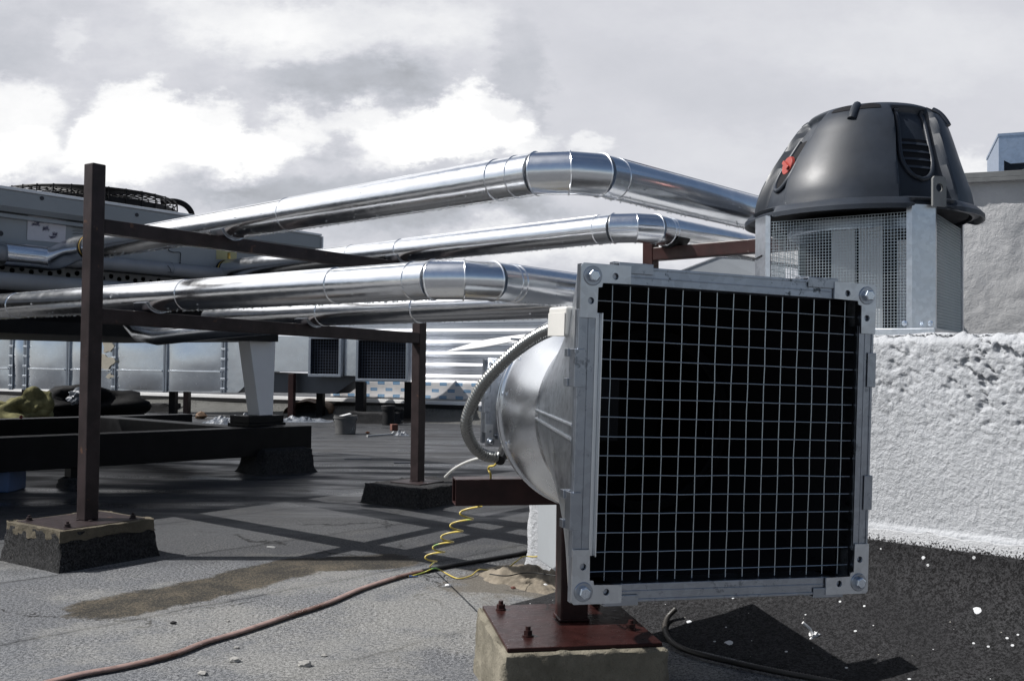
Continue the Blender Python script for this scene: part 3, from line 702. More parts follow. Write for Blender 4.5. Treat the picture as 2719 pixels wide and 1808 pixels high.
# mortar mess at the wall's foot
b = MB()
b.grid(lambda i, j: (lambda q: V((q.x, q.y, max(-0.01, 0.055 * max(0, 1 - ((i - .5) * 2) ** 2) * max(0, 1 - ((j - .5) * 2) ** 2) * (0.6 + 0.8 * noise.fractal(q * 11, 0.9, 2, 4)) - 0.008))))(W0 - A * (-0.14 + 0.62 * i) - B * (-0.10 + 0.36 * j)), 90, 60, flip=True)
o = obj('mortar_heap', b, M['mortar'], None, smooth=180); tag(o, 'low heap of sandy mortar spilled at the left foot of the white wall', 'mortar')
for k, (u, v, r, m_, nm, lab, ct) in enumerate((
        (1712, 1607, .022, 'mortar', 'mortar_lump', 'crumbled mortar lump behind the base plate of the fan stand, right side', 'rubble'),
        (1362, 1562, .007, 'brick', 'brick_chip', 'small red brick chip in the mortar, left one', 'rubble'),
        (1432, 1566, .006, 'brick', 'brick_chip', 'small red brick chip in the mortar, right one', 'rubble'),
        (1380, 1555, .006, 'board_white', 'plaster_chip', 'white plaster chip beside the left red brick chip', 'rubble'),
        (1447, 1556, .008, 'board_white', 'plaster_chip', 'white plaster chip beside the red stand post, on the mortar', 'rubble'),
        (1190, 1557, .009, 'board_white', 'plaster_chip', 'flat white chip lying on the dusty felt left of the mortar heap', 'rubble'),
        (1718, 1642, .012, 'board_white', 'plaster_chip', 'white chip on the felt right of the fan block', 'rubble'),
        (623, 1756, .011, 'stone', 'pebble', 'flat pale pebble below the hose, left of two', 'pebble'),
        (810, 1768, .013, 'stone', 'pebble', 'largest grey pebble near the bottom edge, right of the flat one', 'pebble'),
        (537, 1791, .009, 'stone', 'pebble', 'flat grey pebble at the very bottom edge of the roof', 'pebble'),
        (628, 1721, .006, 'stone', 'pebble', 'tiny pebble just under the hose', 'pebble'),
        (460, 1656, .007, 'rubber', 'bitumen_crumb', 'black crumb on the felt above the hose', 'rubble'),
        (860, 1742, .006, 'stone', 'pebble', 'small dark pebble between the hose and the fan block', 'pebble'),
        (605, 1650, .004, 'stone', 'pebble', 'tiny pale pebble just above the hose', 'pebble'))):
    q = G(u, v); b = MB(); b.ico(q + Z * r * 0.45, r, 2, (1.3, 0.9, 0.6), 0.5, k); tag(obj(nm, b, M[m_], None, smooth=25), lab, ct, 'crumbs and pebbles on the roof')

# ------------------------------------------------------------------ hooded roof fan on the plinth
A_, B_ = A, B
A = V((-math.cos(R(34.5)), math.sin(R(34.5)), 0)); B = V((math.sin(R(34.5)), math.cos(R(34.5)), 0))
HS, CH = 0.280, 0.055
HC = P(2474, 870, 2.88) + (A + B) * HS; HC.z = 0
zb0 = PT - 0.004; zb1 = PT + 0.028; zh = zat(HC - B * HS, 575)
q_ = HC - A * HS - B * HS
print('hood', pix(V((q_.x, q_.y, zb1))), zh, zat(HC, 268))
rf = empty('roof_fan', V((HC.x, HC.y, zb0)), 'hooded roof fan with black domed cap over mesh sides, standing on the white plinth', 'roof fan')
def H(a, b_, z): return HC - A * a - B * b_ + Z * z          # a: towards the right, b_: towards the viewer
b = MB(); b.box(HC, -A, -B, Z, -HS - .02, HS + .01, -HS - .02, HS + .012, zb0, zb1); obj('base_tray', b, M['galv_light'], rf, smooth=0, bevel=.002)
ccorn = []
for i, (sa, sb) in enumerate(((-1, 1), (1, 1), (1, -1), (-1, -1))):
    b = MB(); t = .003
    p1 = (sa * HS, sb * (HS - CH)); p2 = (sa * (HS - CH), sb * HS)
    fl = .016
    poly = [(sa * HS, sb * (HS - CH - fl)), p1, p2, (sa * (HS - CH - fl), sb * HS), (sa * (HS - CH - fl), sb * (HS - t)), (sa * (HS - CH - .001), sb * (HS - t)), (sa * (HS - t), sb * (HS - CH - .001)), (sa * (HS - t), sb * (HS - CH - fl))]
    b.prism([H(x, y, zb1) for x, y in poly], Z * (zh - zb1 + .02)); obj('corner_post', b, M['galv_light'], rf, smooth=0)
mw = .0007
def meshpanel(org, ex, L, nrm, z0, z1, step):
    b = MB(); n = int(L / step)
    for k in range(n + 1):
        o_ = org + ex * (L * k / n); b.box(o_, ex, nrm, Z, -mw, mw, -mw, mw, z0, z1)
    m_ = int((z1 - z0) / step)
    for k in range(m_ + 1):
        zz = z0 + (z1 - z0) * k / m_; b.box(org + Z * zz, ex, nrm, Z, 0, L, mw, 3 * mw, -mw, mw)
    return b
L_ = 2 * (HS - CH) - .03
for org, ex, nr, stp in ((H(-HS + CH + .015, HS - .006, 0), -A, -B, .0093), (H(HS - .006, HS - CH - .015, 0), B, -A, .0093), (H(HS - CH - .015, -HS + .006, 0), A, B, .0186), (H(-HS + .006, -HS + CH + .015, 0), -B, A, .0186)):
    obj('mesh_side', meshpanel(org, ex, L_, nr, zb1 + .003, zh - .002, stp), M['wire'], rf, smooth=0)
b = MB(); b.lathe(HC, Z, [(zh - .035, .23), (zh - .03, .235), (zh, .235)], 48); obj('impeller_ring', b, M['galv'], rf)
b = MB()
for sa in (-1, 1): b.box(HC, -A, -B, Z, .045 + sa * .042 - .036, .045 + sa * .042 + .036, .205, .209, zb1, zh - .03)
b.box(HC, -A, -B, Z, -.030, -.020, .20, .204, zb1, zh - .01)
obj('inner_bracket', b, M['white_paint'], rf, smooth=0)
b = MB(); b.lathe(HC - A * .10, Z, [(zb1, .09), (zh - .06, .09)], 32); obj('motor', b, M['leg'], rf)
b = MB(); b.lathe(HC + B * .05, Z, [(zb1, .19), (zh - .05, .19)], 32); obj('light_block_drum', b, M['hole'], rf)  # dark drum added to block light coming through the opposite mesh
# cap
RIM = 0.372; ztop = zat(HC - V((.05, .17, 0)), 264)
def r0(t):                                                   # radius over height 0..1
    pts = [(0, .350), (.05, .349), (.12, .344), (.2, .338), (.28, .329), (.36, .318), (.48, .299), (.6, .279), (.7, .262), (.79, .246), (.86, .230), (.92, .210), (.96, .186), (.985, .16), (1.0, .130)]
    n_p = len(pts)
    for i in range(n_p - 1):
        if t <= pts[i + 1][0] + 1e-9:
            (a0, b0), (a1, b1) = pts[i], pts[i + 1]; k = (t - a0) / (a1 - a0); h = a1 - a0
            s0 = (b1 - pts[i - 1][1]) / (a1 - pts[i - 1][0]) if i else (b1 - b0) / h
            s1 = (pts[i + 2][1] - b0) / (pts[i + 2][0] - a0) if i < n_p - 2 else (b1 - b0) / h
            k2, k3 = k * k, k * k * k
            return (2 * k3 - 3 * k2 + 1) * b0 + (k3 - 2 * k2 + k) * h * s0 + (-2 * k3 + 3 * k2) * b1 + (k3 - k2) * h * s1
    return .13
def angd(a, b_): return (a - b_ + math.pi) % (2 * math.pi) - math.pi
def ang(vec): return math.atan2(vec.y, vec.x)
chan = [ang(-A - B) + .11, ang(A - B), ang(A + B), ang(B - A)]     # recesses over the four corners
def sst(x, a, b_):
    t = max(0.0, min(1.0, (x - a) / (b_ - a))); return t * t * (3 - 2 * t)
def capR(th, t):
    r = r0(t)
    for c in chan:
        d = abs(angd(th, c)) * (0.8 + 0.35 * t) * r / .30
        r -= .036 * (1 - sst(d, .25, .30)) * sst(t, .035, .10) * (1 - sst(t, .86, .95))
    return r
def cap(th, t, off=0.0):
    r = capR(th, t) + off
    return HC + rt0 * (.034 * sst(t, .25, 1.0)) + V((math.cos(th) * r, math.sin(th) * r, zh + .015 + (ztop - zh - .015) * t))
b = MB(); NT_, NZ = 288, 72
vs = [cap(2 * math.pi * i / NT_, (j / NZ)) for j in range(NZ + 1) for i in range(NT_)]
fs = [(j * NT_ + i, j * NT_ + (i + 1) % NT_, (j + 1) * NT_ + (i + 1) % NT_, (j + 1) * NT_ + i) for j in range(NZ) for i in range(NT_)]
b.add(vs, fs); tc_ = len(b.v); b.v.append(HC + rt0 * .034 + Z * (ztop + .012)); 
for i in range(NT_): b.f.append((NZ * NT_ + i, NZ * NT_ + (i + 1) % NT_, tc_))
cpo = obj('hood_cap', b, M['plastic'], rf, smooth=40)
# rim: drooping lip, higher over the corners
b = MB(); rings_ = []
for i in range(NT_):
    th = 2 * math.pi * i / NT_
    k = min(abs(angd(th, c)) for c in chan); lip = sst(k, .16, .30)
    rr = .352; ro = .355 + .022 * lip
    zz = zh + .035
    dro = .004 + .013 * lip
    rings_.append([HC + V((math.cos(th) * x, math.sin(th) * x, y)) for x, y in ((rr - .012, zz + .012), (rr + .004, zz + .006), (ro - .010, zz - .004), (ro, zz - .010 - dro * .3), (ro, zz - .012 - dro), (ro - .006, zz - .012 - dro), (ro - .014, zz - .014), (rr - .012, zz - .022))])
n_ = len(rings_[0]); base = len(b.v)
for rg in rings_: b.v += rg
for i in range(NT_):
    a0 = base + i * n_; a1 = base + ((i + 1) % NT_) * n_
    for j in range(n_): b.f.append((a0 + j, a1 + j, a1 + (j + 1) % n_, a0 + (j + 1) % n_))
obj('hood_rim', b, M['plastic'], rf, smooth=40)
b = MB(); b.lathe(HC, Z, [(zh + .02, .33), (zh + .024, .33)], 64); obj('hood_deck', b, M['hole'], rf)
# louvred opening in the front recess, switch in the left recess
def patch(th0, w0, w1, ta, tb, off, m_, name, par, n=26, round_=True):
    b = MB()
    def fn(i, j):
        t = ta + (tb - ta) * j
        w = w0 + (w1 - w0) * j
        if round_: w *= math.sqrt(max(0.0, 1 - max(0.0, (.38 - j) / .38) ** 2)) if j < .38 else 1.0
        return cap(th0 + w * (i * 2 - 1), t, off)
    b.grid(fn, n, 30); return obj(name, b, m_, par, smooth=60)
def outline_tube(th0, w0, w1, ta, tb, off, r, name, par, m_, full=True):
    pts = []
    for k in range(41):
        j = 1 - k / 40 * 1.0; w = w0 + (w1 - w0) * j
        w *= math.sqrt(max(0.0, 1 - max(0.0, (.38 - j) / .38) ** 2)) if j < .38 else 1.0
        pts.append(cap(th0 - w, ta + (tb - ta) * j, off))
    for k in range(1, 41):
        j = k / 40; w = w0 + (w1 - w0) * j
        w *= math.sqrt(max(0.0, 1 - max(0.0, (.38 - j) / .38) ** 2)) if j < .38 else 1.0
        pts.append(cap(th0 + w, ta + (tb - ta) * j, off))
    b = MB(); b.tube(pts, r, 10); return obj(name, b, m_, par, smooth=60)
th_f = chan[0]
op = patch(th_f, .19, .22, .27, .62, .003, M['hole'], 'louvre_opening', cpo)
outline_tube(th_f, .205, .245, .25, .90, .003, .008, 'louvre_rim', cpo, M['plastic'])
for k in range(4):
    t = .35 + k * .072; b = MB()
    b.grid(lambda i, j: cap(th_f + .195 * (i * 2 - 1), t + .032 * j, .006 - .004 * j), 12, 2); obj('louvre_slat', b, M['plastic'], cpo, smooth=60)
for c in chan[2:]:
    patch(c, .150, .170, .33, .86, .003, M['hole'], 'louvre_opening', cpo)
th_s = chan[1] + 0.03
patch(th_s, .150, .150, .27, .70, .004, M['hole'], 'switch_recess', cpo)
outline_tube(th_s, .160, .165, .25, .72, .004, .008, 'recess_rim', cpo, M['plastic'])
sc_ = cap(th_s, .475, .004); sn = V((math.cos(th_s), math.sin(th_s), .25)).normalized(); sx_, sy_ = perp(sn)
b = MB(); b.lathe(sc_, sn, [(0, .033), (.008, .031), (.010, .029)], 32); sw = obj('switch_knob', b, M['red'], cpo)
b = MB(); d1 = (sx_ * .8 + sy_ * .5).normalized(); b.box(sc_, d1, sn.cross(d1), sn, -.027, .027, -.007, .007, .010, .018); obj('grip', b, M['red'], sw, smooth=0, bevel=.003)
# slots round the crown
for c in (0.0, math.pi / 2, math.pi, -math.pi / 2):
    for s_ in (-1, 1):
        th0 = chan[0] + math.pi / 4 + c + s_ * .20 - .62 + .55
        b = MB(); b.grid(lambda i, j: cap(th0 + .155 * (i * 2 - 1), .90 + (.035 + .03 * (1 - (2 * i - 1) ** 2)) * j, .0025), 14, 3)
        obj('crown_slot', b, M['hole'], cpo, smooth=60)
    th0 = chan[0] + math.pi / 4 + c - .07
    b = MB(); pts = [cap(th0, .80 + .15 * k / 10, -.002) for k in range(11)]; b.tube(pts, .014, 10); obj('crown_rib', b, M['plastic'], cpo, smooth=60)
# lifting lug at the front corner
lo = cap(chan[0] + .0, .05, .028); ln = V((math.cos(chan[0]), math.sin(chan[0]), 0)); lx = V((-ln.y, ln.x, 0))
b = MB(); b.plate(lo, lx, Z, [(-.024, -.02), (.024, -.02), (.024, .062), (.018, .070), (-.018, .070), (-.024, .062)], [(0, .036, .013)], -.004, .004)
obj('lifting_lug', b, M['coping'], rf, smooth=0, bevel=.0015)
for sa, sb in ((.205, HS + .002), (HS - CH * .5 + .02, HS - CH * .5 + .002)):
    q = H(sa, sb, zb1 + .015); b = MB(); b.lathe(q, -B, [(0, .008), (.006, .008), (.007, .004), (.014, .004)], 12); obj('side_bolt', b, M['zinc_bolt'], rf)
b = MB(); b.tube([H(-HS - .002, HS - .05, zh - .115), H(-HS + .02, HS - .032, zh - .11), H(-HS + .036, HS - .017, zh - .107)], .0022, 8); obj('cable_stub', b, M['rubber'], rf)
A, B = A_, B_
# ------------------------------------------------------------------ insulated pipes
def circle(c, ax, r, n=40):
    sd, u = perp(ax); return [c + (sd * math.cos(2 * math.pi * j / n) + u * math.sin(2 * math.pi * j / n)) * r for j in range(n)]
def pipe_run(label, C, r, lA, lB, jA, jB, mm=.13, name='insulated_pipe', droplets=True, seed=0, A=A, B=B):
    """C: where the two axes meet; legs run along A (left, away) and B (right, away)."""
    root = empty(name, C - Z * r, label, 'pipe', 'metal-clad pipes over the roof')
    L = 1.366 * 0 + mm / 1.366
    M1 = C + A * mm; M3 = C + B * mm; M2 = C + (A + B) * (.5 * L)
    def section(p0, p1, rr, sd_):
        b = MB(); n = 40; k = max(2, int((p1 - p0).length / .05)); rings = []
        ax = (p1 - p0).normalized(); s_, u = perp(ax)
        for i in range(k + 1):
            p = p0 + (p1 - p0) * i / k; rg = []
            for j in range(n):
                a = 2 * math.pi * j / n
                w = 1 + .010 * noise.noise(V((math.cos(a) * 1.1 + sd_ * 9, math.sin(a) * 1.1, (p - p0).length * 2.6 + seed * 5)))
                rg.append(p + (s_ * math.cos(a) + u * math.sin(a)) * rr * w)
            rings.append(rg)
        b.rings(rings); return obj('pipe_section', b, M['pipe'], root, smooth=50)
    def bead(c, ax, rr, th=.0022):
        b = MB(); b.tube(circle(c, ax, rr), th, 6, closed=True); obj('bead', b, M['pipe'], root)
    s0 = .075                                                # collar length next to the elbow
    for leg, (ax, M_, ln, js) in enumerate(((A, M1, lA, jA), (B, M3, lB, jB))):
        cuts = [s0] + js + [ln]; 
        for k in range(len(cuts) - 1):
            p0 = M_ + ax * (cuts[k] + .0005); p1 = M_ + ax * cuts[k + 1]
            sec = section(p0, p1, r + (.0012 if k % 2 else 0.0), k + leg * 3); bead(p0, ax, r + .0010, .0017)
            if cuts[k + 1] - cuts[k] > .3:
                b = MB(); sdv, uv = perp(ax); a_ = (1.15 if leg == 0 else 1.9) + .25 * ((k * 7 + seed) % 3 - 1); nv = Z * math.sin(a_) + Z.cross(ax).normalized() * math.cos(a_)
                b.tube([p0 + ax * .004 + nv * (r + .0006), p1 - ax * .004 + nv * (r + .0006)], .0016, 6); obj('lap_seam', b, M['pipe'], sec)
        b = MB(); b.mitre([M_ + ax * s0, M_ + ax * .0006], r + .0006); obj('elbow_collar', b, M['pipe_elbow'], root, smooth=60)
    for pa, pb, pp, pn in ((M1, M2, M1 + A, M3), (M2, M3, M1, M3 + B)):
        b = MB(); n = 40; rings = []
        d = (pb - pa).normalized(); sd, u = perp(d)
        for p, nn in ((pa, ((pa - pp).normalized() + d)), (pb, (d + (pn - pb).normalized()))):
            rings.append([p + o - d * (o.dot(nn) / d.dot(nn)) for o in [(sd * math.cos(2 * math.pi * j / n) + u * math.sin(2 * math.pi * j / n)) * (r + .001) for j in range(n)]])
        b.rings(rings); obj('elbow_gore', b, M['pipe_elbow'], root, smooth=60)
    for p, nn in ((M1, -A + (M2 - M1).normalized()), (M2, (M2 - M1).normalized() + (M3 - M2).normalized()), (M3, (M3 - M2).normalized() + B)):
        bead(p, nn.normalized(), r + .0022, .0026)
    if droplets:
        rnd = random.Random(seed + 11); b = MB()
        for ax, M_, ln in ((A, M1, lA), (B, M3, lB)):
            s_ = .02
            sd = perp(ax)[0]
            while s_ < ln - .02:
                ph = rnd.gauss(0, .22)
                if rnd.random() < .22: ph = rnd.uniform(-1.9, 1.9)
                nrm = (sd * math.sin(ph) - Z * math.cos(ph)); q = M_ + ax * s_ + nrm * (r + .0015)
                b.ico(q, rnd.uniform(.0013, .0036), 1, (1, 1, 1.25 if abs(ph) < .4 else .9)); s_ += rnd.uniform(.004, .016)
        tag(obj('water_drops', b, M['drop'], root, smooth=180), kind='stuff')
    return root
def drop_mat():
    mt, t, bs, tc = mat('water'); t.put(bs, 'Base Color', (0.75, 0.78, 0.8, 1)); t.put(bs, 'Roughness', 0.03); t.put(bs, 'Transmission Weight', 0.8); t.put(bs, 'IOR', 1.33); return mt
M['drop'] = drop_mat()
z1, z3, z4 = 1.300, 0.970, 0.948
def chk(nm, C, pts):
    for lab, p in pts: print(nm, lab, [round(x, 2) for x in pix(p)])
LA1, LA2 = 3.0, 3.0
A3 = V((-.785, .62, 0)).normalized()
C1 = G(1517, 447, z1); C2 = G(1694, 600, z1); C3 = G(1235, 738, z3)
chk('p1', C1, [('L574', C1 + A * .9), ('L', C1 + A * (LA1 + .135)), ('R', C1 + B * 1.1)])
chk('p2', C2, [('L', C2 + A * (LA2 + .12)), ('R', C2 + B * .8)])
chk('p3', C3, [('L', C3 + A3 * 1.2), ('L2', C3 + A3 * 2.4), ('L3', C3 + A3 * 4), ('R', C3 + B * .6)])
pipe_run('topmost thick shiny pipe, its bend high against the sky above the duct fan', C1, .064, LA1, 2.3, [.16 + .0, 1.28], [.95], .135, seed=1)
pipe_run('shiny pipe farther back, bending just beneath the topmost pipe', C2, .061, LA2, 1.5, [1.35, 1.75], [.10], .12, seed=2)
pipe_run('low front shiny pipe, its bend bright left of the duct fan corner', C3, .0575, 4.6, 1.9, [.42, 1.25, 2.6], [.10], .125, seed=3, A=A3, B=V((A3.y, -A3.x, 0)))
# fourth pipe: straight towards the plinth
P4 = P(870, 838, 4.43); P4.z = z4
p4r = G(1300, 826, z4)
D4 = -A
print('p4', pix(P4), pix(P4 - A * .8), pix(P4 + A * .9), pix(P4 - A * 1.6))
r4 = .0575
root4 = empty('insulated_pipe', P4 - Z * r4, 'lowest shiny pipe, straight, half hidden behind the low front pipe', 'pipe', 'metal-clad pipes over the roof')
b = MB(); b.mitre([P4 + A * 1.0, P4 + A * .02], r4); obj('pipe_section', b, M['pipe'], root4, smooth=60)
b = MB(); b.mitre([P4 + A * .0195, P4 - A * .62], r4 + .0008); obj('pipe_section', b, M['pipe'], root4, smooth=60)
b = MB(); b.mitre([P4 - A * .6205, P4 - A * 1.8], r4); obj('pipe_section', b, M['pipe'], root4, smooth=60)
for s_ in (.02, -.62):
    b = MB(); b.tube(circle(P4 + A * s_, A, r4 + .0015), .0022, 6, closed=True); obj('bead', b, M['pipe'], root4)
rnd = random.Random(5); b = MB(); s_ = -1.7
while s_ < .9:
    ph = rnd.gauss(0, .25); sd = perp(A)[0]; b.ico(P4 + A * s_ + (sd * math.sin(ph) - Z * math.cos(ph)) * (r4 + .001), rnd.uniform(.0015, .0036), 1); s_ += rnd.uniform(.006, .02)
tag(obj('water_drops', b, M['drop'], root4, smooth=180), kind='stuff')

# ------------------------------------------------------------------ brown pipe racks
LP = G(232, 1379, .14); LP.z = 0
MP = P(1108, 1277, 5.15); zm = MP.z; MP.z = 0
print('mid block top', zm, LP, MP)
RB = (MP - LP).normalized(); RA = V((-RB.y, RB.x, 0))
rack = empty('pipe_rack', (LP + MP) / 2, 'dark brown two-post pipe rack with two cross bars, tall post at left', 'pipe rack')
tw = .0275
for q, zb, vt in ((LP, .14, 437), (MP, zm, 631)):
    zz = zat(q, vt)
    b = MB(); b.box(q, RB, RA, Z, -tw, tw, -tw, tw, zb, zz); obj('post', b, M['brown'], rack, smooth=0, bevel=.004)
    b = MB(); b.box(q, RB, RA, Z, -.17, .15, -.13, .17, zb - .006, zb) if q is LP else b.box(q, RB, RA, Z, -.10, .10, -.10, .10, zb - .006, zb)
    obj('base_plate', b, M['brown'], rack, smooth=0, bevel=.001)
    b = MB()
    for dx, dy in ((-.012, -.04), (.03, .015), (-.032, .015), (.0, .034)): b.ico(q + RB * dx + RA * dy + Z * zb, .010, 1, (1.2, 1, .7), .3, dx * 50)
    obj('weld_bead', b, M['brown'], rack)
for dx, dy in ((-.14, -.10), (-.14, .14), (.12, -.10), (.12, .14)):
    b = MB(); b.lathe(LP + RB * dx + RA * dy + Z * .14, Z, [(0, .013), (.003, .013), (.0035, .010), (.012, .010), (.0125, .005), (.020, .005)], 12); obj('anchor_bolt', b, M['brown'], rack, smooth=30)
for va, vb_ in ((600, 718), (838, 898)):
    p0 = V((LP.x, LP.y, zat(LP, va))) + RB * tw; p1 = V((MP.x, MP.y, zat(MP, vb_))) - RB * tw
    b = MB(); b.bar(p0, p1, .05, .055); obj('cross_bar', b, M['brown'], rack, smooth=0, bevel=.003)
    if va == 600: up_bar = (p0, p1)
    else: lo_bar = (p0, p1)
def on_bar(bar, u):
    lo, hi = -0.2, 1.3
    for _ in range(50):
        m_ = (lo + hi) / 2
        if pix(bar[0] + (bar[1] - bar[0]) * m_)[0] < u: lo = m_
        else: hi = m_
    return bar[0] + (bar[1] - bar[0]) * lo
def on_line(p0, d, C, ax):                                   # plan crossing of two lines
    den = d.x * ax.y - d.y * ax.x; w = C - p0; return p0 + d * ((w.x * ax.y - w.y * ax.x) / den)
def saddle(q, ztop, parent, r, m_='galv', par=A):
    b = MB(); n = 14; sd = perp(par)[0]; rin = r + .0015; pts = []
    c = V((q.x, q.y, ztop + r))
    for k in range(n + 1):
        a = -1.15 + 2.3 * k / n; pts.append((a, rin))
    ring = lambda o: [c + par * o + (sd * math.sin(a) - Z * math.cos(a)) * rr for a, rr in [(a, rin) for a, _ in pts] + [(a, rin + .006) for a, _ in pts[::-1]]]
    b.rings([ring(-.045), ring(.045)]); return obj('pipe_saddle', b, M[m_], parent, smooth=40)
for bar, u, z_, r in ((up_bar, 574, z1, .064), (up_bar, 1060, z1, .061), (lo_bar, 345, z3, .0575), (lo_bar, 865, z4, .0575)):
    ln_ = {574: (C1, A), 1060: (C2, A), 345: (C3, A3), 865: (P4, A)}[u]
    q = on_line(bar[0], (bar[1] - bar[0]), *ln_); print('saddle', pix(V((q.x, q.y, z_ - r)))); saddle(q, z_ - r, rack, r, 'galv', ln_[1])
e5 = [P(*q_) for q_ in ((338, 842, 5.3), (372, 884, 5.15), (420, 893, 5.05), (575, 876, 4.95), (735, 862, 4.85))]
b = MB(); b.mitre(e5, .046, 28); tag(obj('pipe_elbow', b, M['pipe_elbow'], None, smooth=30), 'short dark mitred pipe elbow hanging beneath the lower rack bar', 'pipe')
print('bars', up_bar, lo_bar, on_bar(up_bar, 574), on_bar(lo_bar, 345), on_bar(lo_bar, 865))
block('concrete_block', LP + RB * -.01 + RA * .02, RB, RA, .185, .175, .134, M['felt'], 'bitumen-wrapped block with chipped concrete rim under the tall left rack post', .007, .10, 3, .012)
b = MB()
o = bpy.data.objects['concrete_block.001']
block('concrete_block', MP + RB * .02, RB, RA, .23, .19, zm - .006, M['felt'], 'bitumen-wrapped block under the middle rack post', .012, .10, 4, .02)
# chipped concrete rim of the left block, a part of that block
o2 = block('concrete_rim', LP + RB * -.01 + RA * .02, RB, RA, .187, .177, .1375, M['concrete_dark'], 'x', .011, 0, 9, .009, z0=.100)
for k_ in ('label', 'category'): del o2[k_]
o2.parent = o; o2.location = V(o2.location) - V(o.location)

# right-hand rack behind the duct fan
ra = P(1728, 668, 4.30); rb_ = P(2010, 652, 3.98)
rack2 = empty('pipe_rack', V((ra.x, ra.y, 0)), 'red-brown pipe rack behind the duct fan, its bar ending at the roof fan', 'pipe rack')
b = MB(); b.box(V((ra.x, ra.y, 0)), A, B, Z, -.026, .026, -.026, .026, 0, zat(ra, 628)); obj('post', b, M['oxide_dark'], rack2, smooth=0, bevel=.003)
zc = z1 - .061 - .028
pa_ = V((ra.x, ra.y, zc)) - A * .027; pb_ = pa_ - A * 1.0
b = MB(); b.bar(pa_, pb_, .05, .056); obj('cross_bar', b, M['oxide_dark'], rack2, smooth=0, bevel=.003)
print('rack2', pix(pa_), pix(pa_ - A * .5))
for C, r in ((C1, .064), (C2, .061)):
    q = on_line(pa_, -A, C, B); saddle(q, z1 - r, rack2, r, 'rubber', B); print('saddle2', pix(q))
b = MB(); b.box(V((ra.x, ra.y, 0)), A, B, Z, -.1, .1, -.1, .1, 0.0, .012); obj('base_plate', b, M['oxide_dark'], rack2, smooth=0)

# ------------------------------------------------------------------ chiller
q0 = P(0, 480, 5.0); q1 = P(855, 630, 6.75)
zc1 = (q0.z + q1.z) / 2; q0.z = 0; q1.z = 0
CB = (q1 - q0).normalized(); CA = V((-CB.y, CB.x, 0))       # CA points away from the viewer's side
print('chiller', zc1, CB, pix(q0 + Z * 1.05), pix(q1 + Z * zc1))
ch = empty('chiller', q0 + CA * .8, 'long grey air-cooled chiller raised on tapered legs at left, fans on top', 'chiller')
Lb = (q1 - q0).length; X0 = -3.2; DEP = 2.0
b = MB(); b.box(q0, CB, CA, Z, X0, Lb, 0, DEP, zc1 - .016, zc1); obj('roof_panel', b, M['leg'], ch, smooth=0, bevel=.003)
b = MB(); b.prism([q0 + CB * X0 + CA * x + Z * (zc1 - z) for x, z in ((.006, .018), (.006, .10), (.03, .125), (.10, .125), (.10, .018))], CB * (Lb - X0 - .004)); obj('eave_trim', b, M['chiller_trim'], ch, smooth=0, bevel=.002)
pe_ = [q1 + CA * x + Z * (zc1 - z) for x, z in ((-.004, .018), (-.004, .11), (.05, .16), (.12, .16), (.12, .018))]
b = MB(); b.prism(pe_, CB * .010); obj('end_cap', b, M['leg'], ch, smooth=0)
b = MB(); b.box(q0, CB, CA, Z, X0, Lb - .30, .07, DEP - .05, 1.24, zc1 - .126); bd = obj('side_panel', b, M['chiller'], ch, smooth=0, bevel=.004)
b = MB(); b.box(q0, CB, CA, Z, X0, Lb - .3, .04, .07, zc1 - .155, zc1 - .135); obj('drip_rail', b, M['chiller_trim'], ch, smooth=0, bevel=.002)
b = MB(); b.box(q0, CB, CA, Z, Lb - .5, Lb - .02, .10, DEP - .2, zc1 - .30, zc1 - .126); obj('end_panel', b, M['chiller'], ch, smooth=0)
b = MB(); b.box(q0, CB, CA, Z, X0, Lb - .42, .25, DEP - .2, .90, 1.225); obj('coil_body', b, M['hole'], ch, smooth=0)
b = MB(); b.plate(q0 + CA * .20, CB, Z, [(-.9, 1.155), (Lb - .45, 1.155), (Lb - .45, 1.235), (-.9, 1.235)], [(-.87 + .052 * k, 1.198 + .014 * (k % 2), .015) for k in range(int((Lb + .4) / .052))], -.003, .003)
obj('slotted_rail', b, M['chiller_trim'], ch, smooth=0)
for zz, rr, yo, nm in ((1.268, .040, .03, 'upper_header'), (1.125, .046, .02, 'lower_header')):
    b = MB(); b.tube([q0 + CB * s_ + CA * yo + Z * zz for s_ in (X0, 0, .8, 1.6, Lb - .42)], rr, 24); hd = obj(nm, b, M['hdr'], ch, smooth=60)
    for s_ in (1.02,) if zz > 1.1 else (.52, .56):
        b = MB(); b.tube(circle(q0 + CB * s_ + CA * yo + Z * zz, CB, rr + .001, 24), .003, 6, closed=True); obj('clip_ring', b, M['chiller_trim'], hd)
b = MB(); b.box(q0, CB, CA, Z, X0, Lb - .3, .08, DEP - .1, .86, .93); obj('bottom_frame', b, M['black_steel'], ch, smooth=0)
# things fixed to the side panel: paper, tag, cable, scribble
def onside(u, v, off=-.002):
    n = CA; r = ray(u, v); k = (q0 + CA * (.07 + off) - CAM).dot(n) / r.dot(n); return CAM + r * k
def sheet(quad, m_, nm, par):
    b = MB(); b.prism(quad, CA * .0014); return obj(nm, b, m_, par, smooth=0)
pap = sheet([onside(*q, -.004) for q in ((74, 570), (176, 586), (173, 646), (72, 637))], M['paper'], 'paper_notice', bd)
b = MB(); rnd = random.Random(2)
for cx, cy, w_, h_ in ((95, 596, 14, 8), (122, 607, 12, 9), (146, 622, 10, 8), (140, 630, 12, 5), (108, 590, 10, 5)):
    pts = [onside(cx + w_ * math.sin(k * 1.9 + cx) * (.6 + .4 * rnd.random()), cy + h_ * math.cos(k * 2.6 + cy) * (.5 + .5 * rnd.random()), -.0052) for k in range(26)]
    b.tube(pts, .0006, 4)
obj('handwriting', b, M['ink_blue'], pap)
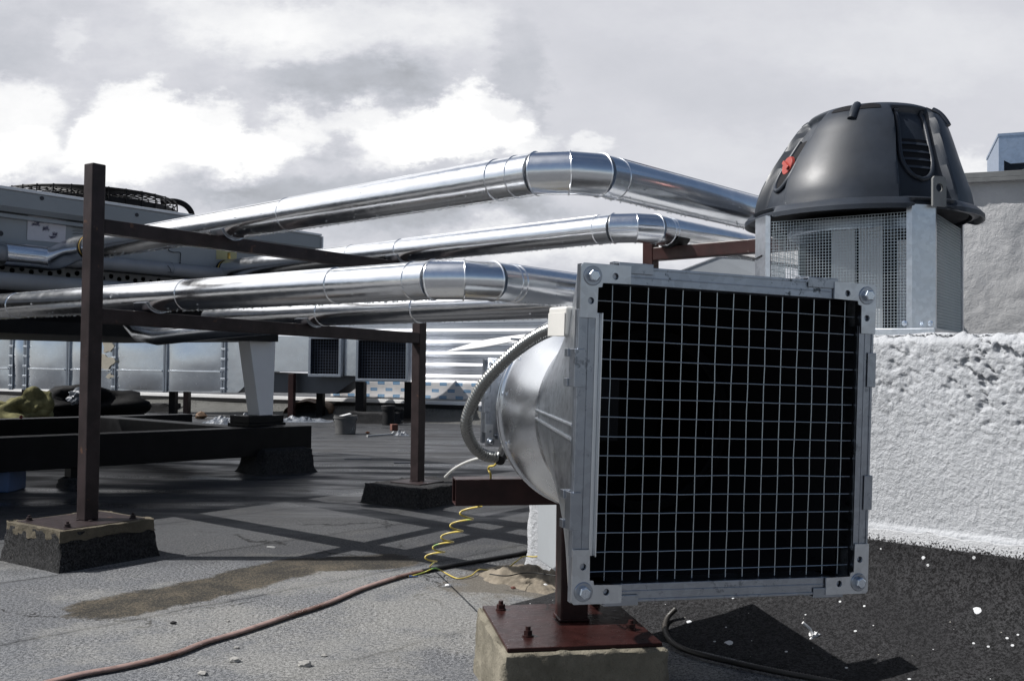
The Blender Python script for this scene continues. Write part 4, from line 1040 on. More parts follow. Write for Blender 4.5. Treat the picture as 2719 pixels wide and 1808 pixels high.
b = MB(); b.tube([onside(u, v, -.003) for u, v in ((222, 594), (192, 595), (222, 600), (193, 604), (222, 607), (192, 614), (222, 613), (192, 622), (222, 621))], .0016, 5); obj('scribble', b, M['ink'], bd)
sheet([onside(*q, -.003) for q in ((575, 661), (629, 670), (628, 693), (574, 688))], M['yellow_label'], 'yellow_sticker', bd)
b = MB(); b.tube(spline([onside(u, v, -.01) for u, v in ((452, 655), (447, 664), (460, 670), (478, 671), (479, 685), (478, 700))], 6), .0028, 6); b.lathe(onside(478, 698, -.01), -Z, [(0, .005), (.012, .010), (.03, .010), (.032, .004)], 10); obj('hanging_cable', b, M['ink'], bd)
b = MB()
for u, v in ((2, 620), (600, 701)): b.lathe(onside(u, v, -.001), -CA, [(0, .014), (.001, .013)], 16)
for u, v in ((111, 527), (363, 571)):
    q = P(u, v, 4.6 + u / 855 * 1.6)
    k = (q0 + CA * .006 - CAM).dot(CA) / ray(u, v).dot(CA); b.lathe(CAM + ray(u, v) * k, -CA, [(0, .011), (.004, .011)], 12)
obj('panel_hole', b, M['ink'], bd)
hq = q0 + CA * (.03 - .048)
def onhdr(u, v): k = (hq - CAM).dot(CA) / ray(u, v).dot(CA); return CAM + ray(u, v) * k
b = MB(); b.tube([onhdr(*q) for q in ((445, 705), (452, 714), (454, 722))], .0022, 5); b.tube([onhdr(*q) for q in ((446, 723), (460, 724))], .002, 5); obj('pen_mark', b, M['ink'], bd)
# inlet stubs to the pipes
for C, s_, e_ in ((C1, .135 + LA1, .064), (C2, .12 + LA2, .061)):
    tip = C + A * s_; b = MB()
    b.lathe(tip - A * .0, A, [(-.004, e_ * .9), (.0, e_ * 1.02), (.012, e_ * 1.02), (.013, e_ * .8), (.03, e_ * .8), (.031, e_ * 1.02), (.045, e_ * 1.02)], 32); cpl = obj('coupling', b, M['rubber'], ch, smooth=30)
    b = MB(); b.tube(circle(tip + A * .022, A, e_ * .93, 32), .006, 6, closed=True); obj('brass_ring', b, M['brass'], cpl)
    b = MB(); q = tip + Z * e_ * 1.1 - A * .005; b.lathe(q, Z, [(0, .010), (.02, .010), (.021, .006), (.035, .006)], 8); b.ico(q + Z * .03, .012, 1); obj('brass_valve', b, M['brass'], cpl)
    far = tip + A * .40; far.z -= .035
    b = MB(); b.tube(spline([tip + A * .045, tip + A * .22, far - CB * .03, far - CB * .12 + A * .03, far - CB * .30 + A * .02], 8), e_ * 1.0, 24); obj('inlet_pipe', b, M['pipe_elbow'], ch, smooth=60)
# fans: guard rings and hoops
def cfan(s_, big=True):
    c = q0 + CB * s_ + CA * .58 + Z * (zc1 + .004)
    b = MB(); b.lathe(c, Z, [(-.01, .50), (.045, .50), (.045, .488), (-.01, .488)], 56, cap=False); rg = obj('fan_ring', b, M['black_steel'], ch, smooth=40)
    b = MB()
    for r in (.08, .13, .18, .23, .28, .33, .38, .43, .46, .497): b.tube([c + V((math.cos(a) * r, math.sin(a) * r, .115 - .02 * (r / .5) ** 2)) for a in [2 * math.pi * i / 48 for i in range(48)]], .0045, 5, closed=True)
    for i in range(32):
        a = 2 * math.pi * i / 32; b.tube([c + V((math.cos(a) * r, math.sin(a) * r, .119 - .02 * (r / .5) ** 2)) for r in (.06, .25, .40, .50)] + [c + V((math.cos(a) * .505, math.sin(a) * .505, .0))], .0035, 5)
    b.lathe(c, Z, [(.10, .075), (.125, .075)], 20); obj('fan_guard', b, M['black_steel'], rg)
    b = MB()
    for i in range(6):
        a = 2 * math.pi * i / 6; d = V((math.cos(a), math.sin(a), 0)); s2 = V((-d.y, d.x, 0))
        b.add([c + d * .08 + s2 * -.04 + Z * .0, c + d * .46 + s2 * -.1 + Z * -.0, c + d * .46 + s2 * .1 + Z * .06, c + d * .08 + s2 * .06 + Z * .05], [(0, 1, 2, 3)])
    obj('fan_blade', b, M['black_steel'], rg, smooth=0)
    for a0 in (.38, .38 + math.pi / 2, .38 + math.pi, .38 - math.pi / 2):
        d = V((math.cos(a0), math.sin(a0), 0)); b = MB()
        b.tube(spline([c + d * .40 + Z * .105, c + d * .48 + Z * .118, c + d * .545 + Z * .100, c + d * .585 + Z * .055, c + d * .59 - Z * .0], 6), .018, 10); obj('guard_hoop', b, M['black_steel'], rg, smooth=60)
for s_ in (.83, -.49, -1.82): cfan(s_)
# legs
def tleg(s_, y_):
    c = q0 + CB * s_ + CA * y_
    b = MB(); 
    ztl = .368
    for_ = [(-.15, .90), (.075, .90), (.062, ztl), (-.052, ztl)]
    b.prism([c + CB * x + Z * z for x, z in for_], CA * .12); return obj('tapered_leg', b, M['leg'], ch, smooth=0, bevel=.004)
sl = None
lo_, hi_ = -1, 4
for _ in range(40):
    m_ = (lo_ + hi_) / 2
    if pix(q0 + CB * m_ + CA * .15 + Z * .6)[0] < 707: lo_ = m_
    else: hi_ = m_
SLEG = lo_
for s_, y_ in ((SLEG, .15), (SLEG - 2.6, .15), (SLEG - 2.6, 1.55)): tleg(s_, y_)
print('leg', SLEG, pix(q0 + CB * SLEG + CA * .15 + Z * .406))
# base frame
bz = .300
f0 = G(828, 1130, bz); f0.z = 0
lc = q0 + CB * SLEG + CA * .21; 
bf = empty('base_frame', V((f0.x, f0.y, 0)), 'low black steel base frame beneath the chiller', 'steel frame')
d_b = V((f0.x - G(0, 1163, bz).x, f0.y - G(0, 1163, bz).y, 0)).normalized()
print('frame dir', d_b)
BH, BWD = .185, .14
d_a = V((-d_b.y, d_b.x, 0))
def fbar(p0, p1, w=BWD, h=BH, nm='frame_beam', zt_=bz):
    b = MB(); b.bar(V((p0.x, p0.y, zt_ - h / 2)), V((p1.x, p1.y, zt_ - h / 2)), w, h); return obj(nm, b, M['black_steel'], bf, smooth=0, bevel=.004)
fbar(f0 + d_a * BWD / 2, f0 + d_a * BWD / 2 - d_b * 4.2)
g1_ = G(265, 1105, bz); g1_.z = 0
wd = (g1_ - f0).dot(d_a)
fbar(f0 + d_a * (wd), f0 + d_a * wd - d_b * 4.2)
kx = (g1_ - f0).dot(d_b)
fbar(f0 + d_a * (BWD + .002) + d_b * -.45, g1_ - d_a * .07 + d_b * .02)
def on_frame(u, v):  return G(u, v, bz)
# plate stack under the leg
b = MB(); lq = lc; lz = bz
b.box(V((lc.x, lc.y, 0)), CB, CA, Z, -.17, .14, -.10, .12, bz, bz + .045 * .0 + .02); b.box(V((lc.x, lc.y, 0)), CB, CA, Z, -.16, .13, -.09, .11, bz + .0205, .3675)
obj('packing_plate', b, M['black_steel'], bf, smooth=0, bevel=.003)
for s_, hx_, hh_, lab in ((-.42, .18, .165, 'black bitumen block under the right end of the near black beam'), (-1.5, .085, .06, 'small dark block under the near frame beam, left of the tall rack post')):
    q = f0 + d_b * s_ + d_a * (BWD / 2)
    b = MB(); b.box(V((q.x, q.y, 0)), d_b, d_a, Z, -.055, .055, -.05, .05, hh_ - .03, bz - BH - .001); obj('stub_post', b, M['black_steel'], bf, smooth=0)
    block('concrete_block', V((q.x, q.y, 0)) + d_b * (.20 if s_ == -.42 else 0), d_b, d_a, hx_, hx_ * .85, hh_, M['felt'], lab, .02, .22, 20 + s_, .04)
# ------------------------------------------------------------------ taller wall behind, right
wq0 = P(2440, 470, 4.55); wdir = V((.935, -.355, 0)).normalized(); wn = V((-wdir.y, wdir.x, 0))
wz = wq0.z; wq0.z = 0
uw = empty('upper_wall', wq0 + wdir * 1.2, 'taller grey rough-rendered wall with steel coping behind the roof fan', 'wall')
b = MB()
def uw_p(i, j):
    s = -.25 + 3.2 * i; h = (wz - .03) * j
    p = wq0 + wdir * s + Z * h
    d = .004 * noise.fractal(p * 8, .9, 2, 4) + .002 * noise.noise(p * 40)
    k = noise.noise(p * 5 + V((3, 3, 3))); d -= .02 * max(0, k - .35)
    return p - wn * d
b.grid(uw_p, 240, 130); obj('render_face', b, M['plaster_grey'], uw, smooth=180)
b = MB(); b.box(wq0, wdir, wn, Z, -.25, 2.95, .02, 1.5, 0, wz - .03); obj('wall_core', b, M['plaster_grey'], uw, smooth=0)
b = MB(); b.box(wq0, wdir, wn, Z, -.3, 3.0, -.036, 1.5, wz - .026, wz); b.box(wq0, wdir, wn, Z, -.3, 3.0, -.036, -.033, wz - .045, wz - .026); obj('coping', b, M['coping'], uw, smooth=0, bevel=.003)
hq_ = P(2652, 460, 4.6); hq_.z = wz
mh = empty('metal_cowl', hq_ + wdir * .3, 'bluish sheet-metal cowl standing on the taller wall at the right edge', 'cowl')
b = MB(); zt_ = zat(hq_, 357); o_ = V((hq_.x, hq_.y, wz))
w1, hh = .70, zt_ - wz
b.prism([o_ + wdir * x + Z * z for x, z in ((0, 0), (.022, 0), (.022, hh * .42), (.05, hh * .34), (.60, hh * .42), (.66, hh * .5), (.678, 0), (.70, 0), (.70, hh), (0, hh - .01))], wn * .02); obj('front_sheet', b, M['bluemetal'], mh, smooth=0)
b = MB(); b.box(o_, wdir, wn, Z, 0, .012, .021, .55, 0, hh - .012); b.box(o_, wdir, wn, Z, .012, .70, .54, .55, 0, hh - .012); b.box(o_, wdir, wn, Z, .688, .70, .021, .539, 0, hh - .012); obj('side_sheet', b, M['bluemetal'], mh, smooth=0)
b = MB(); b.box(o_, wdir, wn, Z, -.004, .704, -.004, .56, hh - .011, hh + .002); obj('top_sheet', b, M['bluemetal'], mh, smooth=0)
b = MB(); b.prism([o_ + wdir * x + Z * z for x, z in ((.055, .01), (.085, .0), (.16, hh * .33), (.20, hh * .33), (.27, 0), (.30, .02), (.215, hh * .42), (.14, hh * .42))], wn * .03); b.v = [p + wn * .12 for p in b.v]; obj('inner_bracket', b, M['galv_light'], mh, smooth=0)

# ------------------------------------------------------------------ small grey hip roof behind the right rack
hr = empty('roof_hatch', P(1960, 760, 6.2) * 1, 'grey sheet-metal hipped roof hatch seen below the right pipes', 'roof hatch')
a0, a1, a2, a3 = P(1740, 745, 6.0), P(1905, 682, 6.1), P(2080, 690, 6.2), P(2090, 770, 6.0)
back = V((.1, 1.0, -.1))
b = MB(); b.prism([a0, a1, a2, a3, P(1900, 775, 5.9)], V((.05, .8, 0))); obj('roof_sheet', b, M['chiller_trim'], hr, smooth=0)
b = MB(); b.tube([a0 + Z * .004, a1 + Z * .004, a2 + Z * .004], .008, 6); obj('ridge_edge', b, M['leg'], hr)
b = MB(); c_ = P(1915, 760, 6.4); b.box(V((c_.x, c_.y, 0)), V((1, 0, 0)), V((0, 1, 0)), Z, -.40, .40, -.2, .5, 0, a0.z - .0); obj('hatch_wall', b, M['chiller_trim'], hr, smooth=0)

# ------------------------------------------------------------------ far parapet, ribbed sheets, wrapped boards
pz = .23
pa0 = G(285, 1043, pz); pa1 = G(1300, 1073, pz); pa0.z = pa1.z = 0
pdir = (pa1 - pa0).normalized(); pn = V((-pdir.y, pdir.x, 0))
print('parapet', pa0, pa1, pdir)
par = empty('parapet', (pa0 + pa1) / 2, 'low bitumen-covered parapet with bright metal edge strip at the far side of the roof', 'parapet')
b = MB()
def par_p(i, j):
    s = -9 + 22 * i; t = j
    p = pa0 + pdir * s
    prof = ((-.55, -.005), (-.35, .02), (-.16, .055), (-.05, .12), (0, pz - .03), (.05, pz - .025), (.40, pz - .02))
    k = t * (len(prof) - 1); a = min(int(k), len(prof) - 2); f = k - a
    y = prof[a][0] + (prof[a + 1][0] - prof[a][0]) * f; z = prof[a][1] + (prof[a + 1][1] - prof[a][1]) * f
    return p + pn * y + Z * (z + (.012 * noise.noise(V((s * 1.3, t * 3, 0))) if j > .05 else 0)) - pn * .02 * noise.noise(V((s * .9, 5, t * 2)))
b.grid(par_p, 200, 24); obj('bitumen_upstand', b, M['felt_light'], par, smooth=60)
b = MB(); b.box(pa0, pdir, pn, Z, -9, 13, -.014, .02, pz - .024, pz + .024); obj('edge_strip', b, M['strip'], par, smooth=0, bevel=.004)
b = MB(); b.box(pa0, pdir, pn, Z, -9, 13, -.03, .0, pz - .075, pz - .026); obj('edge_gap', b, M['rubber'], par, smooth=0)
# ribbed sheet wall
def onpar(u, v, off):
    c = pa0 + pn * off; k = (c - CAM).dot(pn) / ray(u, v).dot(pn); return CAM + ray(u, v) * k
off_c = .30
xl = (onpar(880, 1000, off_c) - pa0).dot(pdir); xr = xl + 5.6
cz0, cz1 = onpar(1200, 1012, off_c).z, EYE + .62
b = MB(); pit = .150; prof = []; z_ = cz0
while z_ < cz1:
    prof += [(z_, 0.0), (z_ + .024, -.040), (z_ + .050, -.040), (z_ + .090, 0.0), (z_ + .122, .0), (z_ + .126, -.004), (z_ + .130, 0)]; z_ += pit
nx = 40
vs = [pa0 + pdir * (xl + (xr - xl) * i / nx) + pn * (off_c + y + .006 * noise.noise(V((i * .35, z * 2, 0)))) + Z * z for z, y in prof for i in range(nx + 1)]
b.add(vs, [(j * (nx + 1) + i, j * (nx + 1) + i + 1, (j + 1) * (nx + 1) + i + 1, (j + 1) * (nx + 1) + i) for j in range(len(prof) - 1) for i in range(nx)])
n0 = len(b.v); b.v += [p + pn * .09 for p in vs[:0]]
cw = obj('ribbed_sheet_wall', b, M['corr'], None, smooth=25); tag(cw, 'shiny horizontally ribbed sheet-metal wall at the back, behind the middle rack post', 'metal wall')
so = cw.modifiers.new('thick', 'SOLIDIFY'); so.thickness = .01; so.offset = 1
off_f = .07
fz0, fz1 = pz + .024, onpar(1200, 1011, off_f).z
fl = (onpar(880, 1040, off_f) - pa0).dot(pdir)
b = MB()
def film_p(i, j):
    p = pa0 + pdir * (fl + 5.6 * i); return p + pn * (off_f + .02 * noise.noise(V((i * 9, j * 1.3, 2))) - .01) + Z * (fz0 + (fz1 - fz0) * j)
b.grid(lambda i, j: film_p(i, j), 60, 6)
f_o = obj('wrapped_board_stack', b, M['film'], None, smooth=180, loc=tuple(film_p(.5, 0)))
f_o.rotation_euler = (0, 0, 0)
# the printed pattern runs along the parapet: turn the object's own axes that way
rotm = Matrix.Rotation(math.atan2(pdir.y, pdir.x), 4, 'Z')
f_o.data.transform(rotm.inverted()); f_o.rotation_euler = (0, 0, math.atan2(pdir.y, pdir.x))
so = f_o.modifiers.new('thick', 'SOLIDIFY'); so.thickness = .16; so.offset = -1
tag(f_o, 'long stack of boards in white wrap with blue printed marks, on the far parapet', 'board stack')
b = MB()
qa, qb = P(1188, 932, 10.6), P(1395, 895, 9.9)
def sh_p(i, j):
    p = qa + (qb - qa) * i; w = .008 + .045 * min(1, i * 2.2) * (1 - .2 * i)
    return p + V((.05, .25, .35)).normalized() * (w * (j - .3)) * 1.2 + Z * (.03 * math.sin(i * 3) * (j - .5))
b.grid(sh_p, 24, 6); o = obj('bent_metal_sheet', b, M['board_white'], None, smooth=180); tag(o, 'bent bright white metal sheet in front of the ribbed wall, pointing left', 'sheet')
so = o.modifiers.new('thick', 'SOLIDIFY'); so.thickness = .006
# its support: an angle leaning on the parapet
q = P(1420, 905, 9.9)
b = MB(); b.tube([V((q.x, q.y, 0)), q + Z * .06], .012, 8); b.bar(qb - V((.15, 0, .02)), q + V((.1, 0, .0)), .02, .02); tag(obj('prop_rod', b, M['galv'], None), 'thin metal rod propping the bent white sheet', 'rod')

# ------------------------------------------------------------------ far rectangular air duct
dd0, dd1 = 13.6, 12.5
def dpt(u, v):                                              # on the duct's front plane
    a, c = P(0, 950, dd0), P(825, 950, dd1); dr = V((c.x - a.x, c.y - a.y, 0)).normalized(); n = V((-dr.y, dr.x, 0))
    k = (a - CAM).dot(n) / ray(u, v).dot(n); return CAM + ray(u, v) * k
a_, c_ = dpt(0, 950), dpt(825, 950); ddir = V((c_.x - a_.x, c_.y - a_.y, 0)).normalized(); dn = V((-ddir.y, ddir.x, 0))
ad = empty('air_duct', V((a_.x, a_.y, dpt(0, 1032).z)), 'long galvanised rectangular air duct with flanged joints at the back, beneath the chiller', 'air duct')
us = [-700, -420, -180, 35, 72, 185, 307, 443, 597]
def vt(u): return 879 + (u / 825.0) * 12
def vb(u): return 1032 + (u / 825.0) * 13
for k in range(len(us) - 1):
    ua, ub = us[k], us[k + 1]
    b = MB(); b.prism([dpt(ua + 1, vt(ua)), dpt(ub - 1, vt(ub)), dpt(ub - 1, vb(ub)), dpt(ua + 1, vb(ua))], dn * .55)
    def bul(i, j, ua=ua, ub=ub):
        q = dpt(ua + 3 + (ub - ua - 6) * i, (vt(ua) + 2) * j + (vb(ua) - 2) * (1 - j) + (ub - ua) * i * .015)
        return q - dn * (.004 + .035 * math.sin(math.pi * i) ** .7 * math.sin(math.pi * j) ** .7 + .012 * noise.noise(V((q.x * 2.2, q.z * 3, k * 5))))
    b.grid(bul, 20, 12)
    o = obj('duct_section', b, M['duct'], ad, smooth=30)
    if k not in (3,):
        b = MB(); e0, e1 = dpt(ua + 8, vb(ua) - 54), dpt(ub - 8, vb(ub) - 54); b.bar(e0 - dn * .036, e1 - dn * .036, .022, .020, Z); obj('stiffener', b, M['duct'], o, smooth=0, bevel=.003)
b = MB(); b.prism([dpt(598, vt(598)), dpt(822, 893), dpt(822, 987), dpt(692, 987), dpt(632, 1043), dpt(598, 1043)], dn * .55); obj('duct_section', b, M['duct'], ad, smooth=0, bevel=.006)
for u in us:
    t0, t1 = dpt(u, vt(u) - 1), dpt(u, vb(u) + 2)
    b = MB(); b.box(V((t0.x, t0.y, 0)), ddir, dn, Z, -.030, -.003, -.03, .0, t1.z, t0.z); b.box(V((t0.x, t0.y, 0)), ddir, dn, Z, .003, .030, -.03, .0, t1.z, t0.z); fo = obj('duct_flange', b, M['galv'], ad, smooth=0, bevel=.003)
    if u in (35, 72, 307, 597):
        for k in range(6):
            b = MB(); z_ = t1.z + (t0.z - t1.z) * (k + .3) / 6; b.box(V((t0.x, t0.y, 0)), ddir, dn, Z, -.034, .034, -.038, -.03, z_, z_ + .03)
            obj('flange_clamp', b, M['galv_light'], fo, smooth=0, bevel=.004)
# yellowish wiped patches
b = MB()
for cx, cy, rx, ry in ((291, 921, 13, 15), (285, 963, 20, 20), (296, 998, 9, 6)):
    pts = [dpt(cx + rx * math.cos(a) * (1 + .35 * math.sin(a * 3 + cx)), cy + ry * math.sin(a) * (1 + .25 * math.cos(a * 4 + cy))) - dn * .046 for a in [2 * math.pi * i / 30 for i in range(30)]]
    b.prism(pts, dn * .045)
obj('sealant_patch', b, M['sealant'], ad, smooth=0)
# lower hood and intake boxes
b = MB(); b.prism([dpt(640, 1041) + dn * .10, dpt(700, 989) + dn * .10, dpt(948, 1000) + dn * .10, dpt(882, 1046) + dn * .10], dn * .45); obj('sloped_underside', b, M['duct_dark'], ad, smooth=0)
for (ua, va, ub, vb_), nm in (((830, 893, 915, 1001), 'intake_grille'), ((955, 897, 1092, 1014), 'intake_grille')):
    o_ = dpt(ua, va); e_ = dpt(ub, vb_); w_ = (e_ - o_).dot(ddir); h_ = o_.z - e_.z
    oo = V((o_.x, o_.y, e_.z)) - dn * .12
    b = MB(); f_ = .035
    for x0_, x1_, z0_, z1_ in ((0, w_, h_ - f_, h_), (0, w_, 0, f_), (0, f_, f_, h_ - f_), (w_ - f_, w_, f_, h_ - f_)): b.box(oo, ddir, dn, Z, x0_, x1_, 0, .10, z0_, z1_)
    g_ = obj(nm, b, M['galv'], ad, smooth=0, bevel=.004)
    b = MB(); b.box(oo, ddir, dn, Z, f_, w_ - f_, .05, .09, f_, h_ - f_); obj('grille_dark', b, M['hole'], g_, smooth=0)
    b = MB(); n_ = int(w_ / .035)
    for k in range(1, n_): b.box(oo, ddir, dn, Z, w_ * k / n_ - .0022, w_ * k / n_ + .0022, .035, .039, f_, h_ - f_)
    m__ = int(h_ / .035)
    for k in range(1, m__): b.box(oo, ddir, dn, Z, f_, w_ - f_, .030, .034, h_ * k / m__ - .0022, h_ * k / m__ + .0022)
    obj('grille_mesh', b, M['mesh_dark'], g_, smooth=0)
    b = MB(); b.box(oo, ddir, dn, Z, .01, w_ - .01, .10, .5, .01, h_ - .01); obj('grille_box', b, M['duct'], g_, smooth=0)
b = MB(); b.prism([dpt(917, 895) - dn * .03, dpt(953, 897) - dn * .03, dpt(953, 999) - dn * .03, dpt(917, 997) - dn * .03], dn * .4); obj('duct_section', b, M['duct'], ad, smooth=0, bevel=.004)
# duct trestles: each leg stands by itself
def dleg(u, vtp, vft, w, m_, lab, off=.2, blk=None):
    t = dpt(u, vtp) + dn * off
    b = MB(); b.box(V((t.x, t.y, 0)), ddir, dn, Z, -w / 2, w / 2, -w / 2, w / 2, .004, t.z); 
    b.box(V((t.x, t.y, 0)), ddir, dn, Z, -w * 1.3, w * 1.3, -w * 1.3, w * 1.3, 0, .012)
    o = obj('trestle_post', b, M[m_], None, smooth=0, bevel=.004, loc=(t.x, t.y, 0)); tag(o, lab, 'support leg', 'legs under the far air duct')
    return t
for u, vtp, w, m_, lab, off in ((40, 1033, .07, 'oxide_dark', 'thin brown duct leg above the yellow wool at the left edge', .2), (421, 1040, .09, 'black_steel', 'black duct leg standing on the dark far block', .35),
                                (486, 1040, .075, 'oxide_dark', 'short brown duct leg left of the pale tapered chiller leg', .1), (663, 1044, .09, 'black_steel', 'black duct leg just behind the left edge of the tapered chiller leg', .3),
                                (776, 992, .075, 'oxide_dark', 'brown duct leg right beside the pale tapered chiller leg', .0), (812, 1044, .09, 'black_steel', 'black duct leg under the right end of the sloped duct hood', .45),
                                (955, 1014, .11, 'black_steel', 'black duct leg between the two dark intake grilles', .05), (1085, 1014, .11, 'black_steel', 'black duct leg under the wide intake grille, hidden partly by the rack post', .05)):
    dleg(u, vtp, 0, w, m_, lab, off)
xb = V((1, 0, 0)); yb_ = V((0, 1, 0))
def far_block(u, v, hx_, hy_, h, lab, k):
    q = G(u, v); block('concrete_block', q + V((0, hy_, 0)), ddir, dn, hx_, hy_, h, M['felt'], lab, .015, .12, k, .06)
far_block(425, 1094, .18, .15, .12, 'flat dark block under a black duct leg before the parapet', 41)
far_block(1075, 1118, .16, .15, .15, 'dark block at the foot of the duct leg left of the middle rack post', 42)
far_block(985, 1125, .30, .15, .13, 'wide dark block behind the paint bucket', 43)
far_block(285, 1106, .30, .2, .14, 'dark block in the shade behind the tall left rack post', 44)
# dark heap put in where only black shade lies, at left
b = MB(); q = P(225, 1075, 9.0); b.ico(V((q.x, q.y, .28)), .36, 4, (1.25, .7, .5), .75, 3)
for k in range(len(b.v)): b.v[k].z = max(b.v[k].z, 0.0)
tag(obj('dark_shade_heap', b, M['shade_heap'], None, smooth=60), 'dark heap put in for the shade under the far duct, left of the tall post', 'shade_heap')
b = MB(); q = P(206, 1052, 8.7); b.ico(V((q.x, q.y, .40)), .06, 3, (1.3, .6, 1.0), .8, 8); tag(obj('foil_scrap', b, M['foil'], None, smooth=0), 'silvery foil scrap on the dark shade heap left of the tall post', 'foil')

# ------------------------------------------------------------------ loose things on the roof
# bucket
q = G(917, 1152); bk = empty('paint_bucket', q, 'white-rimmed dirty paint bucket standing on the roof between frame and rack post', 'bucket')
hb_ = .19
b = MB(); b.lathe(q, Z, [(0, .098), (.004, .102), (hb_ - .03, .116), (hb_ - .028, .122), (hb_ - .018, .122), (hb_ - .016, .117), (hb_, .119), (hb_, .113), (.02, .096), (.018, .001)], 40, cap=True); obj('bucket_body', b, M['bucket'], bk, smooth=30)
b = MB(); b.box(q + Z * (hb_ + .002), V((.9, .3, .25)).normalized(), V((-.3, .9, 0)).normalized(), Z, -.10, .05, -.07, .07, 0, .006); obj('lid', b, M['board_white'], bk, smooth=0)
b = MB(); b.tube([q + V((.12 * math.cos(a), -.03 - .02 * math.sin(a), hb_ - .03 - .08 * math.sin(a))) for a in [math.pi * i / 16 for i in range(17)]], .003, 6); obj('handle', b, M['rubber'], bk)
q = G(1031, 1128); vp = empty('vent_stub', q, 'short black vent pipe stub left of the middle rack post', 'vent pipe')
b = MB(); b.lathe(q, Z, [(0, .075), (.18, .07)], 24); obj('pipe', b, M['rubber'], vp); b = MB(); b.lathe(q, Z, [(.181, .085), (.225, .085), (.23, .08)], 24); obj('collar', b, M['rubber'], vp)
# yellow wool
b = MB(); q = G(35, 1150); base = V((q.x, q.y, 0)); base = V(P(30, 1100, 8.4)); base.z = 0
for cx, cz, r, sc, k in ((-.18, .16, .20, (1.3, .8, .9), 1), (.02, .24, .20, (1.2, .8, .7), 2), (.20, .32, .12, (1.1, .8, 1.2), 3), (-.32, .30, .14, (1.3, .8, .5), 4)): b.ico(base + V((cx, 0, cz)), r, 4, sc, .7, k)
tag(obj('insulation_wool', b, M['wool'], None, smooth=60), 'torn yellow insulation wool heap at the left edge beneath the far duct', 'insulation')
b = MB(); b.ico(P(108, 1082, 8.6), .07, 3, (.7, .6, 1.2), .7, 9); tag(obj('insulation_wool', b, M['wool'], None, smooth=60), 'small scrap of yellow wool right of the big wool heap', 'insulation')
# blue box
q = P(0, 1280, 5.3); b = MB(); b.box(V((q.x, q.y, 0)), xb, yb_, Z, -.3, .046, 0, .2, 0, .13); tag(obj('blue_box', b, M['bluebox'], None, smooth=0, bevel=.01), 'blue plastic box under the near black beam at the left edge', 'box')
# foil and cardboard by the leg
b = MB(); q = G(600, 1118); 
def foil_p(c, w, d, h, sd): return lambda i, j: V((c.x + w * (i - .5), c.y + d * (j - .5), max(.003, h * (1 - (2 * i - 1) ** 2) * (1 - (2 * j - 1) ** 2) * (.7 + .9 * noise.fractal(V((i * 5, j * 4, sd)), .8, 2, 4)))))
q1_ = G(665, 1128); b.grid(foil_p(q1_ + V((-.2, 0, 0)), .75, .6, .12, 2), 50, 30); tag(obj('foil_heap', b, M['foil'], None, smooth=0), 'crumpled silver foil lying left of and behind the tapered chiller leg', 'foil')
b = MB(); q2_ = G(800, 1120); b.grid(foil_p(q2_ + V((0, .1, 0)), .75, .5, .06, 6), 40, 24); tag(obj('foil_heap', b, M['foil'], None, smooth=0), 'crumpled silver foil under the wet cardboard right of the chiller leg', 'foil')
b = MB(); q3_ = G(815, 1108); b.grid(lambda i, j: V((q3_.x + .62 * (i - .5) + .08 * j, q3_.y + .2 + .5 * (j - .5), .05 + .17 * (1 - (2 * i - 1) ** 2) ** .5 + .05 * noise.noise(V((i * 4, j * 3, 1))))), 30, 16)
o = obj('cardboard_sheet', b, M['card'], None, smooth=60); tag(o, 'buckled wet brown cardboard right of the tapered chiller leg', 'cardboard'); o.modifiers.new('thick', 'SOLIDIFY').thickness = .008
q = G(533, 1112); b = MB(); b.ico(q + Z * .04, .06, 2, (1.3, 1, .8), .6, 4); tag(obj('brown_lump', b, M['card'], None, smooth=30), 'brown clod on the roof left of the foil, right of the short brown leg', 'rubble')
q = G(475, 1110); b = MB(); b.box(q, xb, yb_, Z, -.14, .10, -.05, .06, 0, .02); tag(obj('pale_board', b, M['stone'], None, smooth=0), 'pale flat board at the foot of the short brown duct leg', 'board')
q = G(976, 1151); b = MB(); b.ico(q + Z * .012, .018, 2, (1.4, 1, .6), .3, 4); tag(obj('orange_chip', b, M['orange'], None), 'small orange chip on the roof right of the bucket', 'rubble')
q = G(1046, 1143); b = MB(); b.box(q, V((.9, .4, 0)).normalized(), V((-.4, .9, 0)).normalized(), Z, -.035, .035, -.04, .04, 0, .07); tag(obj('brick_piece', b, M['brick'], None, smooth=0, bevel=.006), 'small red-brown brick piece beside the middle rack post', 'brick')
b = MB(); b.tube([G(975, 1160) + Z * .01, G(1040, 1156) + Z * .014, G(1045, 1152) + Z * .02], .010, 6); tag(obj('white_stick', b, M['cable'], None), 'thin white stick on the roof between bucket and middle rack post', 'stick')
q = G(1066, 1157); b = MB(); b.grid(foil_p(q, .16, .12, .05, 11), 20, 14); tag(obj('foil_scrap', b, M['foil'], None, smooth=0), 'white foil scrap touching the middle rack post', 'foil')
for u, v, w, lab in ((950, 1219, .10, 'thin shiny strip lying on the wet roof, longer one, left of the middle rack post'), (1068, 1229, .06, 'short white strip on the wet roof touching the middle rack post')):
    q = G(u, v); b = MB(); b.box(q, V((.98, .2, 0)).normalized(), V((-.2, .98, 0)).normalized(), Z, -w, w, -.02, .02, 0, .006); tag(obj('metal_strip', b, M['foil'], None, smooth=0), lab, 'strip')
for u, v, w, lab in ((720, 1453, .018, 'white splinter lying in the lattice of shadows right of the left rack block'),):
    q = G(u, v); b = MB(); b.box(q, V((.9, -.3, 0)).normalized(), V((.3, .9, 0)).normalized(), Z, -w, w, -.003, .003, 0, .004); tag(obj('splinter', b, M['cable'], None, smooth=0), lab, 'splinter')
